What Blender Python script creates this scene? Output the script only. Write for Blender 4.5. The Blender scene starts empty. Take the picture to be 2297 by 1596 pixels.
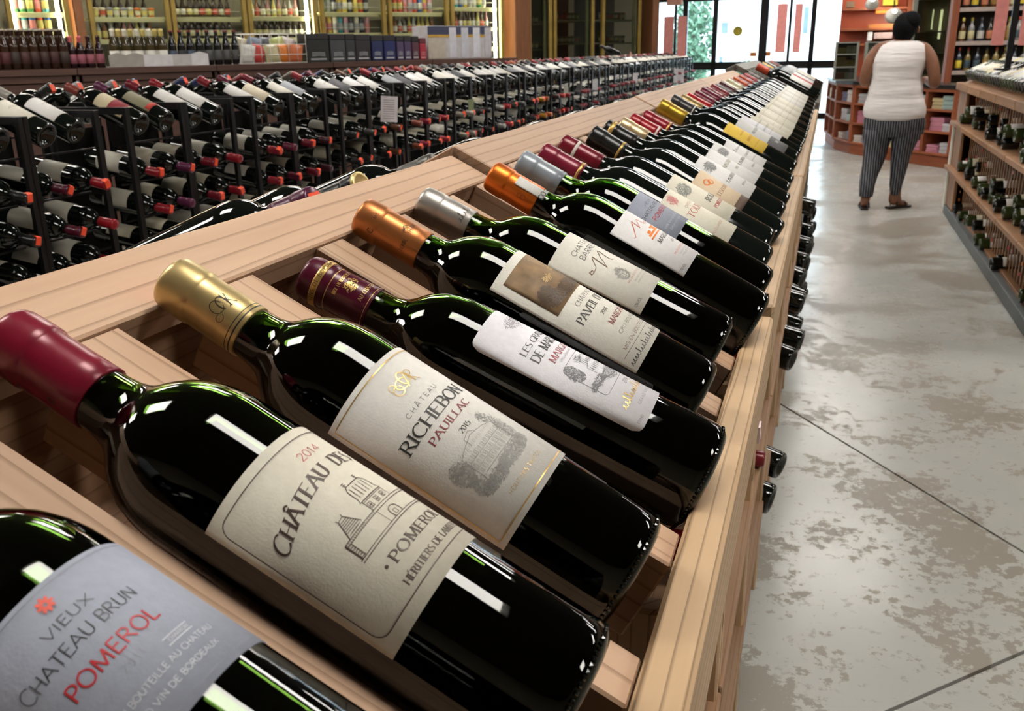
import bpy, bmesh, math, random
from mathutils import Vector, Matrix
from math import sin, cos, pi, radians, atan2, sqrt, hypot

# ------------------------------------------------------------------ camera, world, exposure
H = 1.35                       # camera height above the floor
SC = bpy.context.scene
COL = SC.collection
FPX, YAW, PITCH, ROLL = 2040.84, 0.32778, 0.32411, -0.01846
_f = Vector((-sin(YAW)*cos(PITCH), cos(YAW)*cos(PITCH), -sin(PITCH)))
_r = Vector((cos(YAW), sin(YAW), 0)); _u = _r.cross(_f)
_r2 = _r*cos(ROLL)+_u*sin(ROLL); _u2 = -_r*sin(ROLL)+_u*cos(ROLL)
cam = bpy.data.cameras.new('camera'); camo = bpy.data.objects.new('camera', cam); COL.objects.link(camo)
camo.matrix_world = Matrix(((_r2.x,_u2.x,-_f.x,0),(_r2.y,_u2.y,-_f.y,0),(_r2.z,_u2.z,-_f.z,H),(0,0,0,1)))
cam.sensor_width = 36; cam.lens = 36*FPX/2297; cam.clip_start = .02; cam.clip_end = 200
cam.dof.use_dof = True; cam.dof.focus_distance = .66; cam.dof.aperture_fstop = 26
SC.camera = camo
def ray(px, py):               # direction of a photograph pixel, used only to survey the room
    return _r2*((px-1148.5)/FPX) - _u2*((py-798)/FPX) + _f
wd = bpy.data.worlds.new('overcast_day'); SC.world = wd; wd.use_nodes = True
bg = wd.node_tree.nodes['Background']; bg.inputs[0].default_value = (.70,.86,1,1); bg.inputs[1].default_value = 8.0
SC.view_settings.view_transform = 'Standard'; SC.view_settings.look = 'None'
SC.view_settings.exposure = 0.45; SC.view_settings.gamma = 1.0; SC.view_settings.use_curve_mapping = False
LAMP = 13.0                     # radiance of the ceiling troffers
CEIL = 3.25
SC.cycles.max_bounces = 7; SC.cycles.diffuse_bounces = 2; SC.cycles.glossy_bounces = 3; SC.cycles.transmission_bounces = 8
SC.cycles.transparent_max_bounces = 6; SC.cycles.caustics_reflective = False; SC.cycles.caustics_refractive = False
SC.cycles.sample_clamp_indirect = 6; SC.cycles.use_adaptive_sampling = True; SC.cycles.adaptive_threshold = .2

# ------------------------------------------------------------------ materials
MATS = {}
def nt(name):
    m = bpy.data.materials.new(name); m.use_nodes = True; t = m.node_tree
    return m, t, t.nodes['Principled BSDF']
def setin(p, **k):
    for a, v in k.items():
        a = a.replace('_', ' ')
        if a in p.inputs: p.inputs[a].default_value = v
def varied(t, col, var, scale, seed_random=True):
    """colour socket: base colour times soft noise; col None takes the object's own colour"""
    N = t.nodes; L = t.links
    tc = N.new('ShaderNodeTexCoord'); nz = N.new('ShaderNodeTexNoise'); nz.inputs['Scale'].default_value = scale; nz.inputs['Detail'].default_value = 4
    L.new(tc.outputs['Object'], nz.inputs['Vector'])
    mr = N.new('ShaderNodeMapRange'); mr.inputs['From Min'].default_value = .3; mr.inputs['From Max'].default_value = .7
    mr.inputs['To Min'].default_value = 1-var; mr.inputs['To Max'].default_value = 1+var
    L.new(nz.outputs['Fac'], mr.inputs['Value'])
    mx = N.new('ShaderNodeMix'); mx.data_type = 'RGBA'; mx.blend_type = 'MULTIPLY'; mx.inputs[0].default_value = 1
    if col is None:
        oi = N.new('ShaderNodeObjectInfo'); L.new(oi.outputs['Color'], mx.inputs[6])
    else: mx.inputs[6].default_value = (*col, 1)
    L.new(mr.outputs[0], mx.inputs[7])
    return mx.outputs[2], nz, tc
def mat(name, col=None, rough=.5, metal=0, var=.1, scale=40, bump=0, emit=0, spec=.5, coat=0, trans=0, ior=1.5, bscale=None):
    if name in MATS: return MATS[name]
    m, t, p = nt(name); s, nz, tc = varied(t, col, var, scale)
    t.links.new(s, p.inputs['Base Color'])
    setin(p, Roughness=rough, Metallic=metal, IOR=ior)
    p.inputs['Specular IOR Level'].default_value = spec
    p.inputs['Coat Weight'].default_value = coat; p.inputs['Coat Roughness'].default_value = .05
    p.inputs['Transmission Weight'].default_value = trans
    if emit:
        t.links.new(s, p.inputs['Emission Color']); p.inputs['Emission Strength'].default_value = emit
    if bump:
        b = t.nodes.new('ShaderNodeBump'); b.inputs['Strength'].default_value = bump; b.inputs['Distance'].default_value = .001
        src = nz
        if bscale:
            src = t.nodes.new('ShaderNodeTexNoise'); src.inputs['Scale'].default_value = bscale; t.links.new(tc.outputs['Object'], src.inputs['Vector'])
        t.links.new(src.outputs['Fac'], b.inputs['Height']); t.links.new(b.outputs[0], p.inputs['Normal'])
    MATS[name] = m; return m
def wood(name, c1, c2, line=.55, rough=.55, lines=42):
    """boards run along their local X axis; each board shows its own grain"""
    m, t, p = nt(name); N = t.nodes; L = t.links
    tc = N.new('ShaderNodeTexCoord'); oi = N.new('ShaderNodeObjectInfo')
    ml = N.new('ShaderNodeMath'); ml.operation = 'MULTIPLY'; ml.inputs[1].default_value = 7.3; L.new(oi.outputs['Random'], ml.inputs[0])
    ad = N.new('ShaderNodeVectorMath'); ad.operation = 'ADD'; L.new(tc.outputs['Object'], ad.inputs[0]); L.new(ml.outputs[0], ad.inputs[1])
    mp = N.new('ShaderNodeMapping'); mp.inputs['Scale'].default_value = (3.2, 34, 34); L.new(ad.outputs[0], mp.inputs[0])
    n1 = N.new('ShaderNodeTexNoise'); n1.inputs['Scale'].default_value = 1; n1.inputs['Detail'].default_value = 7; n1.inputs['Roughness'].default_value = .6; L.new(mp.outputs[0], n1.inputs['Vector'])
    mp2 = N.new('ShaderNodeMapping'); mp2.inputs['Scale'].default_value = (.1, 1, 1); L.new(ad.outputs[0], mp2.inputs[0])
    wv = N.new('ShaderNodeTexWave'); wv.wave_type = 'RINGS'; wv.rings_direction = 'X'; wv.wave_profile = 'SAW'
    setin(wv, Scale=lines, Distortion=5.5, Detail=3.0); wv.inputs['Detail Scale'].default_value = .45; L.new(mp2.outputs[0], wv.inputs['Vector'])
    rp = N.new('ShaderNodeValToRGB'); rp.color_ramp.elements[0].position = .80; rp.color_ramp.elements[0].color = (1,1,1,1)
    rp.color_ramp.elements[1].position = .97; rp.color_ramp.elements[1].color = (line, line*.88, line*.74, 1)
    L.new(wv.outputs['Fac'], rp.inputs[0])
    r1 = N.new('ShaderNodeValToRGB'); r1.color_ramp.elements[0].position = .3; r1.color_ramp.elements[1].position = .75
    r1.color_ramp.elements[0].color = (*c1, 1); r1.color_ramp.elements[1].color = (*c2, 1); L.new(n1.outputs['Fac'], r1.inputs[0])
    mx = N.new('ShaderNodeMix'); mx.data_type = 'RGBA'; mx.blend_type = 'MULTIPLY'; mx.inputs[0].default_value = .7
    L.new(r1.outputs[0], mx.inputs[6]); L.new(rp.outputs[0], mx.inputs[7])
    mr = N.new('ShaderNodeMapRange'); mr.inputs['To Min'].default_value = .82; mr.inputs['To Max'].default_value = 1.12; L.new(oi.outputs['Random'], mr.inputs[0])
    m2 = N.new('ShaderNodeMix'); m2.data_type = 'RGBA'; m2.blend_type = 'MULTIPLY'; m2.inputs[0].default_value = 1
    L.new(mx.outputs[2], m2.inputs[6]); L.new(mr.outputs[0], m2.inputs[7])
    L.new(m2.outputs[2], p.inputs['Base Color']); setin(p, Roughness=rough)
    b = N.new('ShaderNodeBump'); b.inputs['Strength'].default_value = .25; b.inputs['Distance'].default_value = .0012
    L.new(n1.outputs['Fac'], b.inputs['Height']); L.new(b.outputs[0], p.inputs['Normal'])
    MATS[name] = m; return m
W_TOP = wood('cedar_board', (.49,.305,.195), (.63,.425,.29), line=.5, lines=30)
W_RAIL = wood('pine_rail', (.55,.36,.20), (.70,.485,.30), line=.32, lines=44)
W_POST = wood('stained_post', (.17,.062,.022), (.26,.10,.036), line=.8)
W_IN = wood('cedar_inside', (.33,.18,.10), (.45,.27,.155))
W_RIGHT = wood('oiled_cedar', (.27,.125,.055), (.40,.205,.095))
W_RED = wood('cherry_wood', (.25,.06,.022), (.36,.105,.04), line=.75)
W_BROWN = wood('walnut_brown', (.06,.026,.018), (.10,.046,.032), line=.8)
W_GREY = wood('weathered_board', (.13,.12,.105), (.22,.205,.18), line=.7)
GLASS = mat('bottle_glass', (.0035,.0055,.0045), rough=.055, var=.2, scale=8, spec=.6, ior=1.52)
GLASS_G = mat('green_glass', (.03,.045,.012), rough=.05, var=.2, scale=8, spec=.6)
GLASS_COL = mat('tinted_glass', None, rough=.08, var=.1, scale=8, spec=.6)
FOIL = mat('satin_foil', None, rough=.27, metal=.1, var=.08, scale=60, spec=.5)
FOILM = mat('metal_foil', None, rough=.36, metal=.72, var=.07, scale=50)
PAPER = mat('label_paper', None, rough=.62, var=.04, scale=300, bump=.12, bscale=900)
INK = mat('printed_ink', None, rough=.5, var=.08, scale=400)
GOLD = mat('gold_leaf', (.66,.42,.13), rough=.34, metal=.6, var=.15, scale=200)
STICKER = mat('orange_sticker', (.95,.09,.03), rough=.5, var=.06, scale=200)
BLACK = mat('black_metal', (.006,.006,.007), rough=.42, metal=.1, var=.3, scale=60, spec=.3)
BRASS = mat('brass_frame', (.36,.25,.065), rough=.35, metal=.55, var=.15, scale=6)
CREAMP = mat('cream_paint', (.70,.66,.36), rough=.4, var=.08, scale=10)
WHITEP = mat('white_paint', (.74,.74,.68), rough=.5, var=.05, scale=10)
PLAST = mat('coloured_plastic', None, rough=.35, var=.08, scale=30)
CARD = mat('printed_card', None, rough=.6, var=.1, scale=20)
TUBE = mat('cooler_tube_light', (1,.95,.66), rough=.5, var=.02, emit=22)
DIFF = mat('troffer_diffuser', (1,.955,.88), rough=.6, var=.02, emit=LAMP)
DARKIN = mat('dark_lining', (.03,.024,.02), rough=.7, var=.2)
SKIN = mat('brown_skin', (.23,.095,.05), rough=.5, var=.1, scale=25)
HAIR = mat('black_hair', (.005,.005,.006), rough=.8, var=.4, scale=120, bump=.3, spec=.1)
LEATHER = mat('dark_leather', (.02,.014,.012), rough=.5, var=.2)
PANE = None
def glass_pane(name, tint=(1,1,1), refl=.12):
    m = bpy.data.materials.new(name); m.use_nodes = True; t = m.node_tree; t.nodes.clear()
    o = t.nodes.new('ShaderNodeOutputMaterial'); mx = t.nodes.new('ShaderNodeMixShader'); tr = t.nodes.new('ShaderNodeBsdfTransparent'); gl = t.nodes.new('ShaderNodeBsdfGlossy')
    tr.inputs[0].default_value = (*tint, 1); gl.inputs['Roughness'].default_value = .03
    lw = t.nodes.new('ShaderNodeLayerWeight'); lw.inputs[0].default_value = refl
    tc = t.nodes.new('ShaderNodeTexCoord'); nz = t.nodes.new('ShaderNodeTexNoise'); nz.inputs['Scale'].default_value = 3; t.links.new(tc.outputs['Object'], nz.inputs['Vector'])
    mu = t.nodes.new('ShaderNodeMath'); mu.operation = 'MULTIPLY_ADD'; mu.inputs[1].default_value = .05; t.links.new(nz.outputs['Fac'], mu.inputs[0]); t.links.new(lw.outputs['Fresnel'], mu.inputs[2])
    t.links.new(mu.outputs[0], mx.inputs[0]); t.links.new(tr.outputs[0], mx.inputs[1]); t.links.new(gl.outputs[0], mx.inputs[2]); t.links.new(mx.outputs[0], o.inputs[0])
    return m
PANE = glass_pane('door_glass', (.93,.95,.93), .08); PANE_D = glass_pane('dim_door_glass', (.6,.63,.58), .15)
def floor_mat():
    m, t, p = nt('worn_concrete'); N = t.nodes; L = t.links
    tc = N.new('ShaderNodeTexCoord')
    def noise(sc, det=6, rgh=.6, st=(1,1,1)):
        mp = N.new('ShaderNodeMapping'); mp.inputs['Scale'].default_value = st; mp.inputs['Location'].default_value = (-.35,-1.45,0); L.new(tc.outputs['Object'], mp.inputs[0])
        n = N.new('ShaderNodeTexNoise'); n.inputs['Scale'].default_value = sc; n.inputs['Detail'].default_value = det; n.inputs['Roughness'].default_value = rgh; L.new(mp.outputs[0], n.inputs['Vector']); return n.outputs['Fac']
    def ramp(s, a, b, ca, cb):
        r = N.new('ShaderNodeValToRGB'); r.color_ramp.elements[0].position = a; r.color_ramp.elements[1].position = b
        r.color_ramp.elements[0].color = ca; r.color_ramp.elements[1].color = cb; L.new(s, r.inputs[0]); return r.outputs[0]
    base = ramp(noise(1.3, 3), .3, .7, (.47,.475,.45,1), (.56,.55,.51,1))
    big = noise(1.3, 12, .70); fine = noise(26, 6, .7)
    ad = N.new('ShaderNodeMath'); ad.operation = 'MULTIPLY_ADD'; ad.inputs[1].default_value = .40; L.new(fine, ad.inputs[0]); L.new(big, ad.inputs[2])
    wear = ramp(ad.outputs[0], .706, .721, (0,0,0,1), (1,1,1,1))
    mx = N.new('ShaderNodeMix'); mx.data_type = 'RGBA'; L.new(wear, mx.inputs[0]); L.new(base, mx.inputs[6]); mx.inputs[7].default_value = (.30,.27,.225,1)
    sp = ramp(noise(19, 4, .65), .60, .66, (0,0,0,1), (.75,.75,.75,1))
    m2 = N.new('ShaderNodeMix'); m2.data_type = 'RGBA'; L.new(sp, m2.inputs[0]); L.new(mx.outputs[2], m2.inputs[6]); m2.inputs[7].default_value = (.37,.345,.31,1)
    L.new(m2.outputs[2], p.inputs['Base Color'])
    rr = ramp(wear, 0, 1, (.24,.24,.24,1), (.42,.42,.42,1)); L.new(rr, p.inputs['Roughness'])
    b = N.new('ShaderNodeBump'); b.inputs['Strength'].default_value = .08; b.inputs['Distance'].default_value = .002; L.new(fine, b.inputs['Height']); L.new(b.outputs[0], p.inputs['Normal'])
    return m
FLOOR = floor_mat()

# ------------------------------------------------------------------ building helpers
def T(x, y, z): return Matrix.Translation((x, y, z))
def RZ(a): return Matrix.Rotation(a, 4, 'Z')
def RX(a): return Matrix.Rotation(a, 4, 'X')
def RY(a): return Matrix.Rotation(a, 4, 'Y')
def frame(o, ex, ey, ez):
    ex, ey, ez = Vector(ex), Vector(ey), Vector(ez)
    return Matrix(((ex.x,ey.x,ez.x,o[0]),(ex.y,ey.y,ez.y,o[1]),(ex.z,ey.z,ez.z,o[2]),(0,0,0,1)))
def world(o):
    return o.matrix_basis.copy() if o.parent is None else world(o.parent) @ o.matrix_basis
def mesh(name, verts, faces, m=None, smooth=False):
    me = bpy.data.meshes.new(name); me.from_pydata([tuple(v) for v in verts], [], faces); me.update()
    if smooth:
        for p in me.polygons: p.use_smooth = True
    if m: me.materials.append(m)
    return me
def obj(name, me, M=None, parent=None, color=None):
    o = bpy.data.objects.new(name, me); COL.objects.link(o)
    if parent is not None:
        o.parent = parent
        o.matrix_basis = (world(parent).inverted() @ M) if M is not None else Matrix()
    elif M is not None: o.matrix_basis = M
    if color: o.color = (*color, 1)
    return o
def child(name, me, parent, color=None, L=None):
    o = bpy.data.objects.new(name, me); COL.objects.link(o); o.parent = parent
    if L is not None: o.matrix_basis = L
    if color: o.color = (*color, 1)
    return o
def tag(o, label, cat, group=None, kind=None):
    o['label'] = label; o['category'] = cat
    if group: o['group'] = group
    if kind: o['kind'] = kind
    return o
def thing(name, M, label, cat, group=None, kind=None):
    o = bpy.data.objects.new(name, None); COL.objects.link(o); o.matrix_basis = M; o.empty_display_size = .05
    return tag(o, label, cat, group, kind)
def struct(o, label=None):
    o['kind'] = 'structure'
    if label: o['label'] = label
    return o
BOXC = {}
def box_mesh(sx, sy, sz, m, bev=.0015):
    k = (round(sx,4), round(sy,4), round(sz,4), m.name, bev)
    if k in BOXC: return BOXC[k]
    bm = bmesh.new(); bmesh.ops.create_cube(bm, size=1); bmesh.ops.scale(bm, vec=(sx,sy,sz), verts=bm.verts)
    if bev and min(sx,sy,sz) > bev*2.5: bmesh.ops.bevel(bm, geom=bm.edges[:], offset=bev, segments=1, affect='EDGES')
    me = bpy.data.meshes.new('board'); bm.to_mesh(me); bm.free(); me.materials.append(m); BOXC[k] = me; return me
def box(name, size, M, m, parent=None, bev=.0015, color=None):
    return obj(name, box_mesh(*size, m, bev), M, parent, color)
def boxb(name, lo, hi, m, parent=None, bev=.0015, along='x', color=None):
    """axis-aligned box between two corners; grain along the given axis"""
    lo, hi = Vector(lo), Vector(hi); c = (lo+hi)/2; s = hi-lo
    if along == 'x': return box(name, tuple(s), T(*c), m, parent, bev, color)
    if along == 'y': return box(name, (s.y,s.x,s.z), T(*c) @ RZ(pi/2), m, parent, bev, color)
    return box(name, (s.z,s.y,s.x), T(*c) @ RY(-pi/2), m, parent, bev, color)
def lathe(name, prof, m, n=32, smooth=True, cap=True):
    v = []; f = []
    for r, z in prof:
        for k in range(n):
            a = 2*pi*k/n; v.append((r*cos(a), r*sin(a), z))
    for i in range(len(prof)-1):
        for k in range(n):
            a, b = i*n+k, i*n+(k+1) % n; f.append((a, b, b+n, a+n))
    if cap:
        f.append(tuple(range(n))[::-1]); f.append(tuple(range((len(prof)-1)*n, len(prof)*n)))
    return mesh(name, v, f, m, smooth)
def loft(name, secs, m, n=20, smooth=True, cap=True):
    """secs: (centre, rx, ry, [normal-plane axes]) elliptical rings"""
    v = []; f = []
    for s in secs:
        c = Vector(s[0]); ax = Vector(s[3]) if len(s) > 3 else Vector((1,0,0)); ay = Vector(s[4]) if len(s) > 4 else Vector((0,1,0))
        for k in range(n):
            a = 2*pi*k/n; v.append(c+ax*(s[1]*cos(a))+ay*(s[2]*sin(a)))
    for i in range(len(secs)-1):
        for k in range(n):
            a, b = i*n+k, i*n+(k+1) % n; f.append((a, b, b+n, a+n))
    if cap: f.append(tuple(range(n))[::-1]); f.append(tuple(range((len(secs)-1)*n, len(secs)*n)))
    return mesh(name, v, f, m, smooth)
def tube(name, pts, r, m, n=8, smooth=True):
    v = []; f = []; pts = [Vector(p) for p in pts]
    for i, p in enumerate(pts):
        d = (pts[min(i+1,len(pts)-1)]-pts[max(i-1,0)]).normalized()
        a = d.cross(Vector((0,0,1)));
        if a.length < .1: a = d.cross(Vector((1,0,0)))
        a.normalize(); b = d.cross(a)
        for k in range(n):
            t = 2*pi*k/n; v.append(p+a*(r*cos(t))+b*(r*sin(t)))
    for i in range(len(pts)-1):
        for k in range(n):
            q, w = i*n+k, i*n+(k+1) % n; f.append((q, w, w+n, q+n))
    f.append(tuple(range(n))[::-1]); f.append(tuple(range((len(pts)-1)*n, len(pts)*n)))
    return mesh(name, v, f, m, smooth)
def on_plane(px, py, P, N):     # where the line of sight through a photograph pixel meets a wall of the room
    d = ray(px, py); o = Vector((0,0,H)); return o + d*((Vector(P)-o).dot(Vector(N))/d.dot(Vector(N)))
ORD = ['first','second','third','fourth','fifth','sixth','seventh','eighth','ninth','tenth','eleventh','twelfth','thirteenth','fourteenth','fifteenth','sixteenth','seventeenth','eighteenth','nineteenth','twentieth']
def nth(i):
    if i < 20: return ORD[i]
    k = i+1; return f"{k}{'th' if 10 < k % 100 < 14 else {1:'st',2:'nd',3:'rd'}.get(k % 10,'th')}"
def cname(c):
    n = {'burgundy':(.17,.008,.025),'red':(.38,.015,.015),'bright red':(.6,.02,.01),'purple':(.10,.015,.05),'black':(.012,.012,.012),'gold':(.6,.42,.1),'silver':(.5,.48,.45),'grey':(.2,.22,.25),'orange':(.7,.15,.02),'white':(.75,.73,.68),'cream':(.7,.62,.42),'navy':(.01,.02,.12),'green':(.05,.25,.06),'blue':(.05,.2,.5),'yellow':(.8,.6,.05),'brown':(.12,.06,.03),'pink':(.75,.25,.28),'teal':(.05,.35,.35)}
    return min(n, key=lambda k: sum((n[k][i]**.5-c[i]**.5)**2 for i in range(3)))

# ------------------------------------------------------------------ lettering: a small stroke alphabet wrapped round the glass
def EL(cx, cy, rx, ry, a0, a1, n=12): return [(cx+rx*cos(radians(a0+(a1-a0)*k/n)), cy+ry*sin(radians(a0+(a1-a0)*k/n))) for k in range(n+1)]
GL = {
 'A':(.78,[[(0,0),(.38,1)],[(.38,1),(.78,0)],[(.14,.36),(.64,.36)]]), 'B':(.6,[[(.08,0),(.08,1)],[(.08,1)]+EL(.3,.76,.24,.24,90,-90)+[(.08,.52)],[(.08,.52)]+EL(.32,.26,.27,.26,90,-90)+[(.08,0)]]),
 'C':(.72,[EL(.42,.5,.4,.5,48,312,18)]), 'D':(.76,[[(.08,0),(.08,1)],[(.08,1)]+EL(.3,.5,.44,.5,90,-90,16)+[(.08,0)]]),
 'E':(.56,[[(.08,0),(.08,1)],[(.08,1),(.54,1)],[(.08,.52),(.46,.52)],[(.08,0),(.56,0)]]), 'F':(.54,[[(.08,0),(.08,1)],[(.08,1),(.54,1)],[(.08,.52),(.44,.52)]]),
 'G':(.76,[EL(.42,.5,.4,.5,48,330,18),[(.74,.02),(.74,.42)],[(.5,.42),(.76,.42)]]), 'H':(.76,[[(.08,0),(.08,1)],[(.68,0),(.68,1)],[(.08,.5),(.68,.5)]]),
 'I':(.2,[[(.1,0),(.1,1)]]), 'J':(.4,[[(.3,1),(.3,.2)]+EL(.14,.2,.16,.2,0,-140,6)]), 'K':(.7,[[(.08,0),(.08,1)],[(.66,1),(.08,.42)],[(.26,.58),(.7,0)]]),
 'L':(.54,[[(.08,0),(.08,1)],[(.08,0),(.54,0)]]), 'M':(.92,[[(.08,0),(.12,1)],[(.12,1),(.46,.05)],[(.46,.05),(.8,1)],[(.8,1),(.86,0)]]),
 'N':(.78,[[(.08,0),(.08,1)],[(.08,1),(.7,0)],[(.7,0),(.7,1)]]), 'O':(.82,[EL(.41,.5,.39,.5,0,360,24)]), 'P':(.58,[[(.08,0),(.08,1)],[(.08,1)]+EL(.3,.74,.26,.26,90,-90)+[(.08,.48)]]),
 'Q':(.84,[EL(.41,.5,.39,.5,0,360,24),[(.45,.2),(.84,-.15)]]), 'R':(.68,[[(.08,0),(.08,1)],[(.08,1)]+EL(.3,.75,.25,.25,90,-90)+[(.08,.5)],[(.3,.5),(.68,0)]]),
 'S':(.54,[EL(.28,.75,.22,.25,50,270,12)[:-1]+EL(.28,.25,.25,.25,90,-140,12)]), 'T':(.66,[[(.33,0),(.33,1)],[(0,1),(.66,1)]]),
 'U':(.74,[[(.08,1),(.08,.35)]+EL(.37,.35,.29,.35,180,360,12)+[(.66,1)]]), 'V':(.74,[[(0,1),(.38,0)],[(.38,0),(.74,1)]]), 'W':(1.0,[[(0,1),(.27,0)],[(.27,0),(.5,.9)],[(.5,.9),(.75,0)],[(.75,0),(1,1)]]),
 'X':(.7,[[(0,1),(.7,0)],[(.68,1),(.02,0)]]), 'Y':(.7,[[(0,1),(.35,.48)],[(.7,1),(.35,.48)],[(.35,.48),(.35,0)]]), 'Z':(.6,[[(.03,1),(.58,1)],[(.58,1),(.02,0)],[(.02,0),(.6,0)]]),
 '0':(.56,[EL(.28,.5,.25,.5,0,360,20)]), '1':(.34,[[(.04,.8),(.2,1)],[(.2,1),(.2,0)]]), '2':(.54,[EL(.27,.74,.23,.26,165,-25,10)+[(.03,0)],[(.03,0),(.54,0)]]),
 '3':(.52,[EL(.25,.76,.21,.24,150,-90,10),EL(.25,.27,.24,.27,90,-150,10)]), '4':(.58,[[(.42,0),(.42,1)],[(.42,1),(.02,.3)],[(.02,.3),(.58,.3)]]), '5':(.52,[[(.48,1),(.12,1)],[(.12,1),(.08,.56)],[(.08,.56)]+EL(.25,.32,.25,.32,110,-150,12)]),
 '6':(.54,[EL(.28,.3,.24,.3,0,360,16),[(.04,.35)]+EL(.42,.35,.38,.62,175,100,6)]), '7':(.5,[[(.02,1),(.5,1)],[(.5,1),(.18,0)]]), '8':(.54,[EL(.27,.75,.2,.25,0,360,14),EL(.27,.26,.24,.26,0,360,16)]), '9':(.54,[EL(.27,.7,.24,.3,0,360,16),[(.5,.6),(.24,0)]]),
 ' ':(.3,[]), '.':(.2,[[(.08,0),(.08,.1)]]), '-':(.4,[[(.05,.45),(.35,.45)]]), "'":(.15,[[(.08,1.05),(.06,.8)]]), '*':(.3,[[(.06,.4),(.24,.4)],[(.06,.48),(.24,.48)],[(.06,.32),(.24,.32)]]),
 '%':(.7,[EL(.16,.76,.14,.22,0,360,10),EL(.54,.24,.14,.22,0,360,10),[(.6,1),(.1,0)]]),
}
GL['\u00c2'] = (GL['A'][0], GL['A'][1]+[[(.2,1.12),(.38,1.28)],[(.38,1.28),(.56,1.12)]])
GL['\u00c9'] = (GL['E'][0], GL['E'][1]+[[(.25,1.1),(.45,1.28)]])
GL['\u00c8'] = (GL['E'][0], GL['E'][1]+[[(.45,1.1),(.25,1.28)]])
def text(s, u, v, h, serif=True, track=.1, bold=1.0, w=None, first=1.0):
    """strokes of a line of capitals; (u,v) = start of baseline, u round the bottle, v towards the neck; w fits a length"""
    tot = sum(GL[c][0]+track for c in s)*h or 1
    kx = (w/tot) if w else 1.0; out = []; x = 0
    for i, c in enumerate(s):
        a, st = GL[c]; hh = h*(first if i == 0 else 1)
        for p in st:
            pts = [(u+(x+q[0]*(first if i == 0 else 1))*h*kx, v+q[1]*hh) for q in p]
            ws = []
            for k in range(len(p)):
                d0 = p[min(k+1,len(p)-1)]; d1 = p[max(k-1,0)]; dx, dy = d0[0]-d1[0], d0[1]-d1[1]; L = hypot(dx, dy) or 1
                ws.append(h*bold*((.055+.095*abs(dy)/L) if serif else .105))
            out.append((pts, ws))
            if serif:
                for e, nb in ((0,1),(-1,-2)):
                    if len(p) < 2: continue
                    (ex,ey),(bx,by) = p[e], p[nb]
                    if (abs(ey) < .06 or abs(ey-1) < .06) and abs(ey-by) > .8*abs(ex-bx):
                        X = u+(x+ex*(first if i == 0 else 1))*h*kx; Y = v+ey*hh
                        out.append(([(X-.15*h*kx,Y),(X+.15*h*kx,Y)], [h*.055*bold]*2))
        x += a*(first if i == 0 else 1)+track
    return out
def line(pts, w): return [(pts, [w]*len(pts))]
def rrect(u0, v0, u1, v1, r, w):
    p = EL(u1-r, v1-r, r, r, 0, 90, 5)+EL(u0+r, v1-r, r, r, 90, 180, 5)+EL(u0+r, v0+r, r, r, 180, 270, 5)+EL(u1-r, v0+r, r, r, 270, 360, 5)
    return line(p+[p[0]], w)
def script(u, v, h, L, seed, w=.0005):
    """running handwriting"""
    rnd = random.Random(seed); p = []; x = 0
    while x < L:
        k = rnd.choice((.45,.5,.9,.5,1.0)); p += [(u+x, v), (u+x+.22*h, v+.25*h), (u+x+.35*h, v+k*h), (u+x+.22*h, v+k*h*.9), (u+x+.3*h, v+.05*h)]; x += h*rnd.uniform(.45,.62)
    return [(p, [w*(1.5 if i % 5 == 3 else .8) for i in range(len(p))])]
def wrap(name, strokes, R, m):
    """turn strokes into a thin skin on a cylinder of radius R (u = arc length from the upper side, v along the axis)"""
    V = []; F = []
    for pts, ws in strokes:
        q = []; qw = []
        for i in range(len(pts)):
            if i and hypot(pts[i][0]-pts[i-1][0], pts[i][1]-pts[i-1][1]) < 1e-7: continue
            if i and q:
                d = hypot(pts[i][0]-q[-1][0], pts[i][1]-q[-1][1]); n = max(1, int(abs(pts[i][0]-q[-1][0])/.0025))
                a, b = q[-1], pts[i]; wa, wb = qw[-1], ws[i]
                for k in range(1, n): q.append((a[0]+(b[0]-a[0])*k/n, a[1]+(b[1]-a[1])*k/n)); qw.append(wa+(wb-wa)*k/n)
            q.append(pts[i]); qw.append(ws[i])
        if len(q) < 2: continue
        closed = hypot(q[0][0]-q[-1][0], q[0][1]-q[-1][1]) < 1e-6
        b0 = len(V)
        for i in range(len(q)):
            a = q[i-1] if i else (q[-2] if closed else q[0]); b = q[i+1] if i < len(q)-1 else (q[1] if closed else q[-1])
            dx, dy = b[0]-a[0], b[1]-a[1]; L = hypot(dx, dy) or 1; nx, ny = -dy/L*qw[i]/2, dx/L*qw[i]/2
            for s in (1, -1):
                u, v = q[i][0]+s*nx, q[i][1]+s*ny; V.append((R*cos(u/R), R*sin(u/R), v))
        for i in range(len(q)-1): F.append((b0+2*i+1, b0+2*i, b0+2*i+2, b0+2*i+3))
    return mesh(name, V, F, m, False)

# ------------------------------------------------------------------ bottles
RB = .0375
def prof_bordeaux(c=0):
    return [(.004,.020),(.014,.017),(.024,.007),(.029,.0015),(.0335,.001),(.0362,.0035),(.0374,.009),(.0375,.016),(.0375,.184),(.0372,.190),(.0362,.197),(.0338,.2055),(.0300,.213),(.0255,.219),(.0212,.2235),(.0178,.228),(.0158,.2335),(.0149,.240),(.0144,.252),(.0140,.275),(.0138,.297)]
def prof_burgundy():
    return [(.004,.020),(.014,.017),(.026,.007),(.032,.0015),(.036,.001),(.039,.004),(.0402,.010),(.0402,.120),(.0395,.135),(.0370,.153),(.0325,.172),(.0270,.191),(.0220,.208),(.0180,.224),(.0158,.238),(.0148,.255),(.0142,.275),(.0138,.295)]
BOT = lathe('wine_glass', prof_bordeaux(), GLASS, 48); BOT_LO = lathe('wine_glass_plain', prof_bordeaux(), GLASS, 20)
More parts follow.
